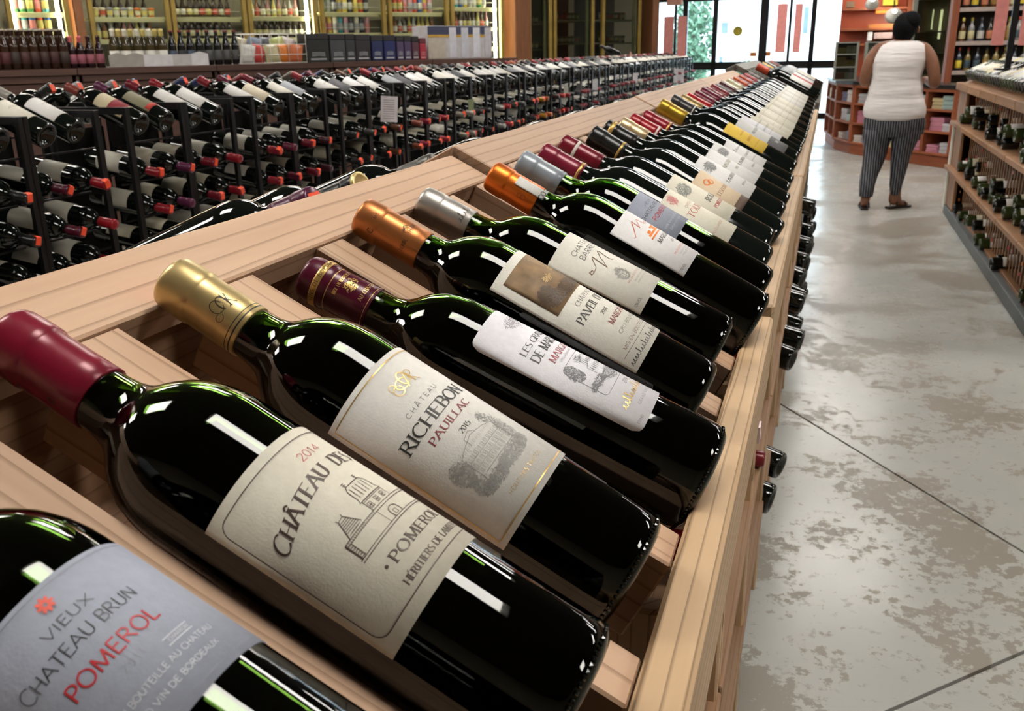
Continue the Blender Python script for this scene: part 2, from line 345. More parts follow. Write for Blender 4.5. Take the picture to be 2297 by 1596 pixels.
BOT_G = lathe('wine_glass_green', prof_bordeaux(), GLASS_G, 20); BUR = lathe('wine_glass_sloped', prof_burgundy(), GLASS, 40); BUR_LO = lathe('wine_glass_sloped_plain', prof_burgundy(), GLASS, 20); BUR_G = lathe('wine_glass_sloped_green', prof_burgundy(), GLASS_G, 20)
def hero_profile():
    out = prof_bordeaux(); inn = [(max(r-.0032,.003), z+(.006 if i < 5 else .002 if i < 7 else 0)) for i, (r, z) in enumerate(out)]
    return out+inn[::-1]
GLASS_T = mat('clear_green_glass', (.20,.42,.07), rough=.02, var=.05, scale=8, trans=1.0, ior=1.5)
WINE = mat('dark_wine', (.0015,.0008,.0008), rough=.9, var=.2, spec=0)
BOT_T = lathe('wine_glass_hollow', hero_profile(), GLASS_T, 64)
WINE_M = lathe('wine_fill', [(max(r-.0028,.003), z+(.005 if i < 5 else .001)) for i, (r, z) in enumerate(prof_bordeaux()) if z < .262], WINE, 64)
for _v in WINE_M.vertices:               # the level of the wine in a bottle leaning at the rack's slope
    _d = _v.co.x*.889+_v.co.z*.457-.1135
    if _d > 0: _v.co.x -= .889*_d; _v.co.z -= .457*_d
CAPC = {}
def cap_mesh(c0=.245, m=None, n=40, ribs=0):
    m = m or FOIL; k = (round(c0,4), m.name, n, ribs)
    if k not in CAPC:
        pr = [(.0150,c0),(.01575,c0+.0003),(.01565,c0+.012),(.0155,.272),(.0154,.2790),(.0156,.2798),(.0162,.2806),(.01625,.284),(.0160,.292),(.0157,.2970),(.0151,.2992),(.0138,.3006),(.004,.3010)]
        if ribs: pr = [(.0150,c0),(.0157,c0+.0004),(.0153,.268)]+[(.0153+.0008*(i % 2),.270+.0035*i) for i in range(6)]+[(.0164,.292),(.0160,.297),(.0153,.2992),(.0138,.3006),(.004,.3010)]
        CAPC[k] = lathe('capsule_foil', pr, m, n)
    return CAPC[k]
BANDC = {}
def band_mesh(s0, s1, r, m, n=40):
    k = (round(s0,4), round(s1,4), round(r,5), m.name, n)
    if k not in BANDC: BANDC[k] = lathe('band', [(r-.0004,s0),(r,s0+.0002),(r,s1-.0002),(r-.0004,s1)], m, n, cap=False)
    return BANDC[k]
LABC = {}
def label_mesh(s0, s1, p0, p1, R=RB+.0003, m=None, rc=0, n=28):
    """paper label between axial limits s0..s1 and angles p0..p1 (degrees, 0 = upper side)"""
    m = m or PAPER; k = (s0, s1, p0, p1, R, m.name, rc, n)
    if k in LABC: return LABC[k]
    V = []; F = []; a0, a1 = radians(p0), radians(p1)
    for j in range(n+1):
        a = a0+(a1-a0)*j/n; d = min(a-a0, a1-a)*R; cut = 0
        if rc and d < rc: cut = rc-sqrt(max(rc*rc-(rc-d)**2, 0))
        for s in (s0+cut, (s0+s1)/2, s1-cut): V.append((R*cos(a), R*sin(a), s))
    for j in range(n):
        for i in (0, 1): F.append((j*3+i, j*3+3+i, j*3+4+i, j*3+1+i))
    # turn the rim down to the glass so the paper has an edge
    b = len(V)
    rim = [j*3 for j in range(n+1)]+[n*3+1]+[j*3+2 for j in range(n, -1, -1)]+[1]
    for i in rim: x, y, z = V[i]; L = hypot(x, y); V.append((x*(L-.0004)/L, y*(L-.0004)/L, z))
    for i in range(len(rim)): j = (i+1) % len(rim); F.append((rim[i], b+i, b+j, rim[j]))
    me = mesh('paper_label', V, F, m, True); LABC[k] = me; return me
STK = mesh('sticker', [(-.008,-.0095,.3016),(.0145,-.0095,.3016),(.0145,.0095,.3016),(-.008,.0095,.3016),(.0172,.0092,.2975),(.0172,-.0092,.2975),(.0172,.0092,.2870),(.0172,-.0092,.2870)], [(0,1,2,3),(1,5,4,2),(5,7,6,4)], STICKER)
def bmatrix(base, axis, up):
    z = Vector(axis).normalized(); y = z.cross(Vector(up)).normalized(); x = y.cross(z)
    return frame(base, x, y, z)
def wine(M, label, group, cap=(.17,.008,.025), lab=(.72,.69,.60), name='wine_bottle', shape=0, lo=True, metal=False, c0=.245, ls=(.062,.155), lp=(-62,62), sticker=False, lroll=0, ribs=0, srot=0, glass=None, cat='wine bottle'):
    g = glass or ((BOT_LO, BUR_LO) if lo else (BOT, BUR))[shape]
    R = (RB, .0402)[shape]
    o = obj(name, g, M); tag(o, label, cat, group)
    if shape: ls = (min(ls[0],.03), min(ls[1],.115))
    child('capsule', cap_mesh(c0, FOILM if metal else FOIL, 20 if lo else 40, ribs), o, cap)
    if lab: child('label', label_mesh(ls[0], ls[1], lp[0], lp[1], R+.0003, n=12 if lo else 28), o, lab, RZ(lroll))
    if sticker: child('price_sticker', STK, o, None, RZ(srot))
    return o

# ------------------------------------------------------------------ the room
XW0, XW1, YW0, YW1 = -10.5, 5.2, -3.2, 19.0
WALLP = mat('beige_wall', (.42,.36,.28), rough=.8, var=.06, scale=2); CEILP = mat('dark_ceiling', (.09,.08,.07), rough=.9, var=.15, scale=3)
JOINT = mat('joint_filler', (.07,.068,.062), rough=.9, var=.2, scale=30)
fl = struct(boxb('floor', (XW0,YW0,-.08), (XW1,YW1,-.012), JOINT, bev=0), 'pale worn concrete floor with dark joints')
PJ = Vector((.797,2.316,0)); DJ = [Vector(d).normalized() for d in ((.69,-.95,0),(.308,.304,0),(-.69,.95,0),(-.308,-.304,0))]
def clip_rect(poly):
    for ax, lim, sg in ((0,XW0,1),(0,XW1,-1),(1,YW0,1),(1,YW1,-1)):
        out = []
        for i in range(len(poly)):
            a, b = poly[i-1], poly[i]; da, db = sg*(a[ax]-lim), sg*(b[ax]-lim)
            if da*db < 0: out.append(a+(b-a)*(da/(da-db)))
            if db >= 0: out.append(b)
        poly = out
    return poly
for i in range(4):
    a, b = DJ[i], DJ[(i+1) % 4]; o = PJ+(a+b).normalized()*.0065
    pl = clip_rect([o, o+a*60, o+(a+b)*80, o+b*60]); n = len(pl)
    v = [(p.x,p.y,0) for p in pl]+[(p.x,p.y,-.012) for p in pl]
    child('floor_slab', mesh('slab', v, [tuple(range(n))]+[(k, k+n, (k+1) % n+n, (k+1) % n) for k in range(n)], FLOOR), fl, None, T(0,0,.0).__matmul__(world(fl).inverted()))
struct(boxb('ceiling', (XW0,YW0,CEIL), (XW1,YW1,CEIL+.1), CEILP, bev=0))
struct(boxb('wall_left', (XW0-.1,YW0,0), (XW0,YW1,CEIL), WALLP, bev=0)); struct(boxb('wall_right', (XW1,YW0,0), (XW1+.1,YW1,CEIL), WALLP, bev=0))
struct(boxb('wall_back', (XW0,YW0-.1,0), (XW1,YW0,CEIL), WALLP, bev=0))
# ceiling troffers: the lamps the bottles mirror
TH_M = mat('troffer_housing', (.7,.7,.68), rough=.5, var=.04)
k = 0
for ix, x in enumerate((-7.3,-4.7,-2.15,.36,2.9)):
    for iy in range(5):
        y = .72+3.6*iy
        if ix == 0 and iy > 2: continue
        t = thing('ceiling_light', T(x,y,CEIL-.02), f"white ceiling light panel, {nth(iy)} along row {ORD[ix]} over the shop floor", 'ceiling light', 'ceiling light panels')
        box('housing', (1.26,.66,.04), T(x,y,CEIL-.02), TH_M, t, .004)
        box('diffuser', (1.18,.58,.012), T(x,y,CEIL-.045), DIFF, t, .002); k += 1

# ------------------------------------------------------------------ storefront
YS = 19.0
sf = struct(bpy.data.objects.new('window_1', None), 'black framed shop front with bright daylight outside'); COL.objects.link(sf)
def sx(px, py=70): return on_plane(px, py, (0,YS,0), (0,1,0)).x
def sz(px, py): return on_plane(px, py, (0,YS,0), (0,1,0)).z
zm, zh = sz(1640,147), sz(1600,2)
mull = [1472,1537,1604,1713,1823,1893]
for i, px in enumerate(mull):
    w = .09 if px != 1713 else .15
    boxb('mullion', (sx(px)-w/2,YS-.06,0), (sx(px)+w/2,YS+.06,CEIL), BLACK, sf, along='z')
xa, xb = sx(mull[0]), sx(mull[-1])
boxb('head_rail', (xa,YS-.06,zh), (xb,YS+.06,zh+.14), BLACK, sf); boxb('mid_rail', (xa,YS-.06,zm-.07), (xb,YS+.06,zm+.07), BLACK, sf)
boxb('sill_rail', (xa,YS-.06,0), (xb,YS+.06,.1), BLACK, sf); boxb('top_rail', (xa,YS-.06,CEIL-.12), (xb,YS+.06,CEIL), BLACK, sf)
for a, b in zip(mull[:-1], mull[1:]):
    for z0, z1 in ((.1,zm-.07),(zm+.07,zh),(zh+.14,CEIL-.12)): boxb('pane', (sx(a)+.05,YS-.004,z0), (sx(b)-.05,YS+.004,z1), PANE, sf, bev=0)
struct(boxb('wall_front', (XW0,YS,0), (xa-.05,YS+.1,CEIL), WALLP, bev=0)); struct(boxb('wall_entrance', (xb+.05,YS,0), (XW1,YS+.1,CEIL), WALLP, bev=0))
dsk = lathe('disc', [(.09,0),(.09,.004)], mat('yellow_notice', (.62,.5,.05), rough=.5), 24)
tag(obj('window_sticker', dsk, T(sx(1655,70),YS-.01,sz(1655,70)) @ RX(pi/2)), 'round yellow sticker on the middle glass pane of the shop front', 'sticker')
for px, py, lb in ((1693,122,'left of'),(1725,121,'right of')):
    e = boxb('window_sign', (sx(px)-.06,YS-.02,sz(px,py)-.04), (sx(px)+.06,YS-.01,sz(px,py)+.04), CARD, None, color=(.85,.25,.05)); tag(e, f'small orange notice on the glass just {lb} the thick black mullion', 'sign')
OUTG = mat('pavement', (.42,.42,.41), rough=.9, var=.1, scale=2)
struct(boxb('ground_outside', (-30,YS+.1,-.1), (30,60,-.03), OUTG, bev=0))
wh = thing('white_building', T(-3,36,0), 'pale building across the street seen through the shop front', 'building')
boxb('wall', (-16,36,-.03), (14,44,6.5), mat('white_render', (.8,.82,.84), rough=.9, var=.04, scale=1), wh, bev=0)
BLW = mat('street_window_glass', (.11,.15,.20), rough=.15, var=.2, scale=2)
for px0, px1, py0, py1 in ((1618,1634,50,75),(1586,1602,52,60),(1706,1727,12,78),(1800,1816,15,75),(1613,1621,127,140)):
    a = on_plane(px0,py1,(0,36,0),(0,1,0)); b = on_plane(px1,py0,(0,36,0),(0,1,0)); boxb('window', (a.x,35.94,a.z), (b.x,36.02,b.z), BLW, wh, bev=.01)
# tree outside
def leaf_cloud(name, c, r, n, m, seed, leaf=.09):
    rnd = random.Random(seed); V = []; F = []
    for i in range(n):
        d = Vector((rnd.gauss(0,1),rnd.gauss(0,1),rnd.gauss(0,1))).normalized()*(rnd.random()**.4); p = Vector(c)+Vector((d.x*r[0],d.y*r[1],d.z*r[2]))
        a = Vector((rnd.gauss(0,1),rnd.gauss(0,1),rnd.gauss(0,1))).normalized(); b = a.cross(Vector((rnd.gauss(0,1),rnd.gauss(0,1),rnd.gauss(0,1)))).normalized()
        k = len(V); s = leaf*rnd.uniform(.6,1.3); V += [p-a*s, p+b*s*.5, p+a*s, p-b*s*.5]; F.append((k,k+1,k+2,k+3))
    return mesh(name, V, F, m)
LEAF = mat('tree_leaf', (.10,.19,.12), rough=.6, var=.3, scale=5)
pt = on_plane(1553,60,(0,27,0),(0,1,0))
tr = thing('street_tree', T(pt.x,27,0), 'bushy green tree outside the left pane of the shop front', 'tree')
obj('foliage', leaf_cloud('leaves', (pt.x,27,1.3), (.62,.8,1.9), 2600, LEAF, 4), T(0,0,0), tr)
obj('trunk', tube('bark', [(pt.x,27,-.05),(pt.x+.05,27,1.2),(pt.x,27,2.2)], .08, mat('bark', (.12,.09,.07), rough=.9, var=.3)), T(0,0,0), tr)
pb = on_plane(1668,122,(0,30,0),(0,1,0))
bh = thing('street_bush', T(pb.x,30,0), 'low pale green bush across the car park', 'bush'); obj('foliage', leaf_cloud('leaves', (pb.x,30,.45), (.5,.5,.48), 500, LEAF, 9), T(0,0,0), bh)

# ------------------------------------------------------------------ middle gondola: sloped display of bordeaux
XB0, ZB0, TH = -.06556, -.26192+H, .47505
AV = Vector((-cos(TH),0,sin(TH))); NV = Vector((sin(TH),0,cos(TH))); YV = Vector((0,1,0))
NF = -.0145                                    # frame surface below the bottle axes
S_P0, S_P1 = .309, .3605; S_R = -.014
XA = XB0+AV.x*S_P1+NV.x*NF                     # ridge line
def FP(s, n, y, dz=0): return Vector((XB0,y,ZB0+dz))+AV*s+NV*n
def mir(v): return Vector((2*XA-v.x, v.y, v.z))
def slope_board(name, y0, y1, s0, s1, n0, n1, m, par, dz=0, left=False, along='y'):
    c = FP((s0+s1)/2, (n0+n1)/2, (y0+y1)/2, dz); a, n = AV, NV
    if left: c = mir(c); a = Vector((-AV.x,0,AV.z)); n = Vector((-NV.x,0,NV.z))
    if along == 'y': return box(name, (y1-y0,s1-s0,n1-n0), frame(c, YV, a, YV.cross(a)), m, par)
    return box(name, (s1-s0,y1-y0,n1-n0), frame(c, a, YV if not left else -YV, a.cross(YV if not left else -YV)), m, par)
def gondola(y0, y1, dz, divs, wtop, wrail, win, label):
    g = thing('display_gondola', T(XA,(y0+y1)/2,0), label, 'display rack', 'sloped wooden wine gondolas')
    slope_board('ridge_plank', y0, y1, S_P0, S_P1, NF-.022, NF, wtop, g, dz); slope_board('ridge_plank', y0, y1, S_P0, S_P1, NF-.022, NF, wtop, g, dz, True)
    for yd in divs: slope_board('divider', yd-.0185, yd+.0185, S_R+.002, S_P0-.001, NF-.062, NF-.0012, wtop, g, dz, along='s')
    slope_board('slope_panel', y0+.012, y1-.012, -.006, S_P1-.03, NF-.135, NF-.12, win, g, dz)
    slope_board('slope_panel', y0, y1, .0, S_P0, NF-.07, NF-.055, win, g, dz, True)
    xr0, xr1 = FP(S_R,NF,0).x, -.0345
    boxb('bottom_rail', (xr0,y0,ZB0+dz-.075), (xr1,y1,ZB0+dz-.0085), wrail, g, .003, 'y')
    zt = ZB0+dz
    boxb('back_panel', (XA-.008,y0,.02), (XA+.008,y1,zt+.10), win, g, .001, 'y')
    boxb('face_board', (-.058,y0+.004,zt-.16), (-.044,y1-.004,zt-.082), wrail, g, .002, 'y')
    for z in (.845,.585,.33): boxb('shelf', (XA+.01,y0,z-.012), (-.062,y1,z+.012), win, g, .002, 'y')
    n = max(2, int((y1-y0)/.36)); 
    for i in range(n+1):
        y = min(max(y0+(y1-y0)*i/n, y0+.011), y1-.011)
        boxb('partition', (XA+.01,y-.010,.1), (-.066,y+.010,zt-.10), wrail, g, .003, 'z')
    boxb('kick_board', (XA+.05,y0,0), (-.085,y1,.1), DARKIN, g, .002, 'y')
    boxb('far_side_board', (2*XA+.075,y0,0), (2*XA+.09,y1,zt-.10), win, g, .002, 'y')
    return g
gondola(-.30, .958, 0, [-.05,.06,.150,.245,.353,.477,.598,.712,.826,.930], W_TOP, W_RAIL, W_IN, 'pale cedar gondola section nearest, under the front wine bottles')
gondola(.966, 2.005, .010, [1.033,1.138,1.248,1.365,1.475,1.585,1.695,1.805,1.912], W_TOP, W_RAIL, W_IN, 'second pale cedar gondola section, behind the first ridge joint')
gondola(2.013, 3.05, .012, [2.04+.105*i for i in range(10)], W_TOP, W_RAIL, W_IN, 'third pale cedar gondola section along the aisle')
gondola(3.058, 4.15, .012, [3.09+.105*i for i in range(10)], W_TOP, W_RAIL, W_IN, 'far pale cedar gondola section carrying cream labelled bottles')
gondola(4.25, 5.45, .035, [4.3+.12*i for i in range(10)], W_GREY, W_GREY, W_GREY, 'weathered grey gondola section at the far end of the row')
tag(boxb('price_tag', (-.0343,.792,1.005),(-.0325,.808,1.021), CARD, None, 0, color=(.85,.7,.75)), 'tiny pale pink price tag stuck on the front rail', 'price tag')

RL = RB+.0003; RP = RB+.00055
def U(deg): return RP*radians(deg)
def prt(lab, strokes, col=None, R=RP, name='lettering', m=None): return child(name, wrap('print', strokes, R, m or INK), lab, col)
BROWN, DGREY, REDI, MIDG = (.08,.047,.039), (.035,.033,.033), (.42,.035,.04), (.16,.155,.15)
def hatch(rnd, cx, cy, rx, ry, n, L=.0014, w=.00027):
    out = []
    for i in range(n):
        a, r = rnd.random()*6.283, sqrt(rnd.random()); x, y = cx+cos(a)*r*rx, cy+sin(a)*r*ry; t = rnd.uniform(0,3.14); l = L*rnd.uniform(.4,1)
        out.append(([(x,y),(x+cos(t)*l/2,y+sin(t)*l/2),(x+cos(t+.8)*l,y+sin(t+.8)*l)], [w]*3))
    return out
def bottle_m(y, s=0, t=0, ph=0, n=0):
    th = TH+t; a = Vector((-cos(th)*cos(ph), cos(th)*sin(ph), sin(th)))
    base = Vector((XB0,y,ZB0))-AV*s+Vector((sin(th),0,cos(th)))*n
    return bmatrix(base, a, (sin(th),0,cos(th)))
GG = 'bordeaux bottles on the sloped wooden display'
def hero(label, y, s, t, ph, n, cap, metal, c0, ls, lp, lab, rc=0, shape=0, ribs=0):
    o = obj('wine_bottle', BOT_T if y < 1 else (BOT, BUR)[shape], bottle_m(y,s,t,ph,n)); tag(o, label, 'wine bottle', GG)
    if y < 1: child('wine', WINE_M, o)
    c = child('capsule', cap_mesh(c0, FOILM if metal else FOIL, 48, ribs), o, cap)
    l = child('label', label_mesh(ls[0], ls[1], lp[0], lp[1], (RL,.0405)[shape], None, rc, 40), o, lab)
    return o, c, l
def knurl(o):
    """ring of small glass nubs round the heel"""
    V = []; F = []; n = 74
    for k in range(n):
        a = 2*pi*k/n; c = Vector((.0368*cos(a),.0368*sin(a),.0046)); e1 = Vector((cos(a),sin(a),-.6)).normalized()*.0007; e2 = Vector((-sin(a),cos(a),0))*.0009; e3 = e1.cross(e2).normalized()*.0009
        b = len(V); V += [c-e2-e3, c+e2-e3, c+e2+e3, c-e2+e3, c+e1*1.3]; F += [(b,b+1,b+4),(b+1,b+2,b+4),(b+2,b+3,b+4),(b+3,b,b+4)]
    k = child('heel_knurling', KN[0] if KN else mesh('nubs', V, F, GLASS), o); k['kind'] = 'stuff'
    if not KN: KN.append(k.data)
KN = []
# --- grey label, nearest
def vieux(o, l, big):
    prt(l, text('VIEUX', U(-34), .1628, .0033, False, .12, .8, U(27)), DGREY); prt(l, text('CHATEAU BRUN', U(-58), .1553, .0043, False, .1, .75, U(66), 1.15), DGREY)
    prt(l, text('POMEROL', U(-46), .1452, .0050, False, .12, 1.2, U(52)), (.5,.02,.03))
    st = [([(U(-22)+cos(a)*.0006,.1718+sin(a)*.0006),(U(-22)+cos(a)*.0027,.1718+sin(a)*.0027)], [.0016,.0009]) for a in [k*pi/4 for k in range(8)]]
    prt(l, st, (.85,.14,.10), name='star_emblem')
    prt(l, text('2011', U(-26), .1395, .0024, False, .5, .7, U(14)), (.3,.31,.34))
    prt(l, text('MIS EN BOUTEILLE AU CHATEAU', U(-52), .1315, .0021, False, .1, .8, U(70))+text('GRAND VIN DE BORDEAUX', U(-48), .1262, .0020, False, .1, .8, U(60))+line([(U(-6),.1385),(U(10),.1385)],.0003)+line([(U(-6),.1358),(U(10),.1358)],.0003)+text('CHARRON', U(-4),.1365,.0014,False,.1,.8,U(13)), (.72,.74,.78))
    prt(l, line([(U(-76),.1762),(U(62),.1762)],.00025)+line([(U(-76),.1212),(U(62),.1212)],.00025), (.25,.26,.3))
o, c, l = hero('wine bottle with blue-grey label and red star, cut off at lower left corner', .187, -.002, 0, .0, 0, (.2,.22,.25), False, .245, (.1185,.178), (-80,64), (.31,.335,.41)); vieux(o, l, 1); knurl(o)
# --- red capsule, cream label with line drawing
o, c, l = hero('wine bottle with plain red capsule and cream label showing a line-drawn house', .2984,-.0140,-.0004,.0162,-.0022, (.21,.008,.026), False, .2457, (.0703,.1600), (-82,66), (.66,.62,.515)); knurl(o)
prt(c, line(EL(.0158*radians(-100),.2585,.0016,.0018,0,360,12),.0004), (.05,.01,.01), .0160, 'ring_mark')
prt(l, rrect(U(-76),.0765,U(61),.1552,.0055,.00048), BROWN, name='border')
arch = lambda st: [([(u, v+.0078-1.785e-6*(u/RP*57.2958-3)**2) for u, v in p], w) for p, w in st]
prt(l, arch(text('CH\u00c2TEAU', U(-66), .1257, .0066, True, .1, 1.15, U(61), 1.18)+text('DES', U(4.5), .1257, .0066, True, .1, 1.1, U(22))), BROWN)
prt(l, text('2014', U(-11), .1447, .0040, False, .12, .8, U(22)), (.5,.05,.06))
prt(l, text('POMEROL', U(-33), .0886, .0046, True, .14, 1.2, U(61)), BROWN); prt(l, EL(0,0,1,1,0,1,1) and line(EL(U(-38.5),.0911,.0004,.0004,0,360,10),.0008), BROWN, name='dot')
prt(l, text('H\u00c9RITIERS DE LAMBERT', U(-40), .0798, .0031, True, .1, 1.0, U(70)), BROWN)
dw = []
P = lambda *q: [(U(a),b) for a,b in q]
dw += line(P((-44,.0992),(62,.0992)),.0004)+line(P((-44,.1004),(62,.1004)),.0003)+line(P((-42,.1091),(62,.1091)),.0003)+line(P((-42,.1078),(62,.1078)),.0003)
dw += line(P((-42,.1091),(-42,.1004)),.0006)+line(P((-38.8,.1078),(-38.8,.1004)),.0003)
for i in range(6): dw += line(P((-41.5,.1066-.0011*i),(-38.9,.1066-.0011*i)),.00025)
for i in range(18): dw += line(P((-41+1.6*i,.1078),(-41+1.6*i,.1091)),.0002)
dw += line(P((-36.5,.1100),(-32.6,.1168),(-28,.1174),(-23,.1103),(-36.5,.1100)),.0004)+line(P((-32.6,.1168),(-33.2,.1182)),.0003)+line(P((-28,.1174),(-27.6,.1186)),.0003)+line(P((-37,.1091),(-36.5,.11)),.0004)
for i in range(6): dw += line(P((-35.3+.55*i,.1113+.0009*i),(-24.2-.5*i,.1113+.0009*i)),.00028)
for mx in (1, -1):
    q = lambda *z: P(*[((a if mx == 1 else 48-a),b) for a,b in z])
    dw += line(q((-14.5,.1149),(-12.5,.1165),(-12.3,.1222),(-10,.1240),(4,.1240),(7,.1222),(8,.1165),(10,.1149),(-14.5,.1149)),.0004)
    for i in range(5): dw += line(q((-9.5+3.4*i,.1165),(-9.5+3.4*i,.1225)),.0003)
    for xx in (-9.5,3): dw += line(q((xx,.1240),(xx,.1262)),.0004)+line(q((xx-1.2,.1252),(xx+1.2,.1252)),.0004)+line(q((xx-1.2,.1262),(xx+1.2,.1262)),.0003)
    dw += line(q((-12.5,.1149),(-12.5,.1091)),.0003)+line(q((9,.1149),(9,.1091)),.0003)+line(q((-12,.1140),(9,.1140)),.0002)
    for i in range(14): dw += line(q((-12+1.6*i,.1140),(-12+1.6*i,.1149)),.0002)
    for wx in (-9.8,-2.5,4.6):
        dw += line(q((wx-1.6,.1102),(wx+1.6,.1102),(wx+1.6,.1130),(wx-1.6,.1130),(wx-1.6,.1102)),.0003)+line(q((wx,.1102),(wx,.1130)),.0003)+line(q((wx-1.6,.1116),(wx+1.6,.1116)),.0003)
    dw += line(q((-12,.1078),(-12,.1004)),.0002)
dw += line([(U(-6),.1004)]+EL(U(-2),.1032,U(4.5),.0024,180,0,8)+[(U(2.5),.1004)],.0004)+line(P((-4,.1012),(-1,.1012),(-1,.1034),(-4,.1034),(-4,.1012)),.0003)
prt(l, dw, BROWN, name='house_drawing')
# --- gold capsule, white label with engraved mansion
o, c, l = hero('wine bottle with gold capsule and white label edged by a gold line', .4097,-.0097,.0264,.0068,-.0073, (.60,.45,.20), True, .245, (.0625,.1690), (-91,62), (.70,.68,.64)); knurl(o)
prt(l, line(P((-86.5,.0660),(58,.0660),(58,.1657),(-86.5,.1657),(-86.5,.0660)),.00065), None, name='gold_border', m=GOLD)
prt(l, text('CH\u00c2TEAU', U(-46), .1370, .0026, False, .45, .8, U(42)), DGREY); prt(l, text('RICHEBON', U(-69), .1262, .0068, True, .1, 1.15, U(83)), DGREY)
prt(l, text('PAUILLAC', U(-52.5), .1186, .0040, True, .12, 1.15, U(54)), (.26,.03,.04)); prt(l, text('2015', U(-32), .1110, .0027, True, .1, 1, U(13)), DGREY)
prt(l, text('H\u00c9RITIERS TAUTOU', U(-51), .0735, .0021, False, .3, .8, U(48)), None, m=GOLD)
lg = line(EL(U(-24),.1515,.0045,.0030,20,330,16),.0005)+line(EL(U(-19),.1530,.0030,.0042,-60,240,16),.0006)+line(P((-22,.1475),(-15,.1560),(-13,.1475)),.0007)+line(EL(U(-12),.1540,.0022,.0018,-90,120,10)+P((-13,.1505),(-8,.1468)),.0005)+line(EL(U(-31),.1500,.0030,.0028,60,400,14),.0004)+line(EL(U(-33),.1535,.0020,.0020,-30,250,10),.0003)
prt(l, lg, None, name='monogram', m=GOLD)
rn = random.Random(5); en = hatch(rn,U(-58),.0985,.0060,.0075,330)+hatch(rn,U(-56),.0870,.0050,.0060,200)+hatch(rn,U(-44),.0840,.0110,.0038,380)+hatch(rn,U(-18),.0850,.0150,.0042,520)+hatch(rn,U(-2),.0955,.0040,.0110,260)+hatch(rn,U(-8),.1085,.0035,.0040,90)
for i in range(10):
    for j in range(3): wx, wy = -47+4.2*i, .0925+.0038*j; en += line(P((wx-.9,wy-.0012),(wx+.9,wy-.0012),(wx+.9,wy+.0012),(wx-.9,wy+.0012),(wx-.9,wy-.0012)),.00022)
en += line(P((-50,.0900),(-50,.1035),(-44,.1050),(-30,.1078),(-16,.1060),(-6,.1035),(-6,.0900),(-50,.0900)),.00028)+line(P((-50,.0945),(-6,.0945)),.0002)+line(P((-50,.0985),(-6,.0985)),.0002)+line(P((-36,.1035),(-36,.1085),(-28,.1098),(-24,.1075)),.0003)
for i in range(24): en += line(P((-49+1.8*i,.1035),(-48.4+1.8*i,.1052)),.00014)
prt(l, en, (.29,.28,.27), name='mansion_engraving')
prt(c, line([(-.05,.2478),(.05,.2478)],.0009)+line([(-.05,.2504),(.05,.2504)],.0005), (.02,.018,.015), .01585, 'black_band')
u0 = .0159*radians(-52)
prt(c, [(EL(u0,.263,.0035,.0042,0,330,14),[.0004]*15),(EL(u0+.004,.262,.0028,.0048,-80,230,14),[.0005]*15),([(u0+.006,.257),(u0+.0065,.267),(u0+.009,.266),(u0+.007,.262),(u0+.010,.257)],[.0005]*5),(EL(u0-.004,.258,.0025,.002,60,360,10),[.0003]*11)], (.03,.02,.01), .0158, 'monogram')
child('price_sticker', STK, c, None, RZ(radians(150)))
# --- maroon capsule with gold rings, tall white label
o, c, l = hero('wine bottle with maroon capsule ringed in gold and tall white label', .5437,.0115,-.0557,-.0343,.0001, (.085,.006,.022), False, .2471, (.0510,.1710), (-53,66), (.77,.755,.80), .006); knurl(o)
prt(l, text('LES GRAVIERES', U(-36), .1366, .0044, True, .1, 1.0, U(82)), DGREY); prt(l, text('DE MARSAC', U(-36), .1272, .0062, True, .1, 1.0, U(70)), DGREY)
prt(l, text('MARGAUX', U(-27), .1185, .0046, True, .12, 1.0, U(58)), (.33,.03,.05)); prt(l, text('APPELLATION MARGAUX CONTROLEE', U(-22), .1150, .0015, False, .1, .8, U(54)), MIDG)
en = hatch(rn,U(-27),.104,.0050,.0075,330)+hatch(rn,U(-22),.0885,.0100,.0030,220)+hatch(rn,U(10),.0855,.0160,.0050,420)+hatch(rn,U(30),.096,.008,.012,350)+hatch(rn,U(-4),.107,.006,.003,70)
en += rrect(U(-33),.0795,U(48),.1118,.003,.0003)+line(P((-33,.090),(-14,.0865),(0,.0835),(20,.0825)),.0005)
for j, (q0, q1, zz) in enumerate(((-12,28,.0965),(-8,24,.1025))):
    en += line(P((q0,zz-.004),(q0,zz+.003),((q0+q1)/2,zz+.006),(q1,zz+.003),(q1,zz-.004)),.0003)
    for i in range(8): wx = q0+3+4.3*i; en += line(P((wx,zz-.002),(wx,zz+.0015)),.0007)
prt(l, en, (.15,.15,.16), name='chateau_engraving')
prt(l, text('2014', U(-5), .0732, .0030, False, .15, .8, U(14)), DGREY); prt(l, script(U(-37),.0655,.0060,U(60),3,.0007), None, m=GOLD, name='gold_signature'); prt(l, text('GRAND VIN DE BORDEAUX', U(-24), .0592, .0019, False, .35, .8, U(70)), MIDG)
prt(l, hatch(rn,U(3),.1565,.0115,.0052,90,.003,.0003)+line(EL(U(8),.1565,.003,.0035,0,360,12),.0005), (.25,.22,.24), name='crest')
prt(l, text('E721M02', U(-44), .0545, .0015, False, .1, .8), MIDG)
child('gold_ring', band_mesh(.2845,.2895,.01678,GOLD), c); child('gold_ring', band_mesh(.2782,.2789,.0157,GOLD), c); child('gold_ring', band_mesh(.2488,.2494,.0159,GOLD), c)
prt(c, text('VINS DE BORDEAUX', .0168*radians(-120), .2856, .0028, True, .3, .9, .0168*radians(150)), (.06,.03,.01), .01695)
prt(c, text('MISE EN BOUTEILLE', .0158*radians(-75), .2715, .0026, True, .2, .9, .0158*radians(80))+text('AU CHATEAU', .0158*radians(-60), .2535, .0028, True, .2, .9, .0158*radians(80))+hatch(rn,.0158*radians(-30),.2645,.006,.004,60,.003,.0005), None, .0159, m=GOLD)
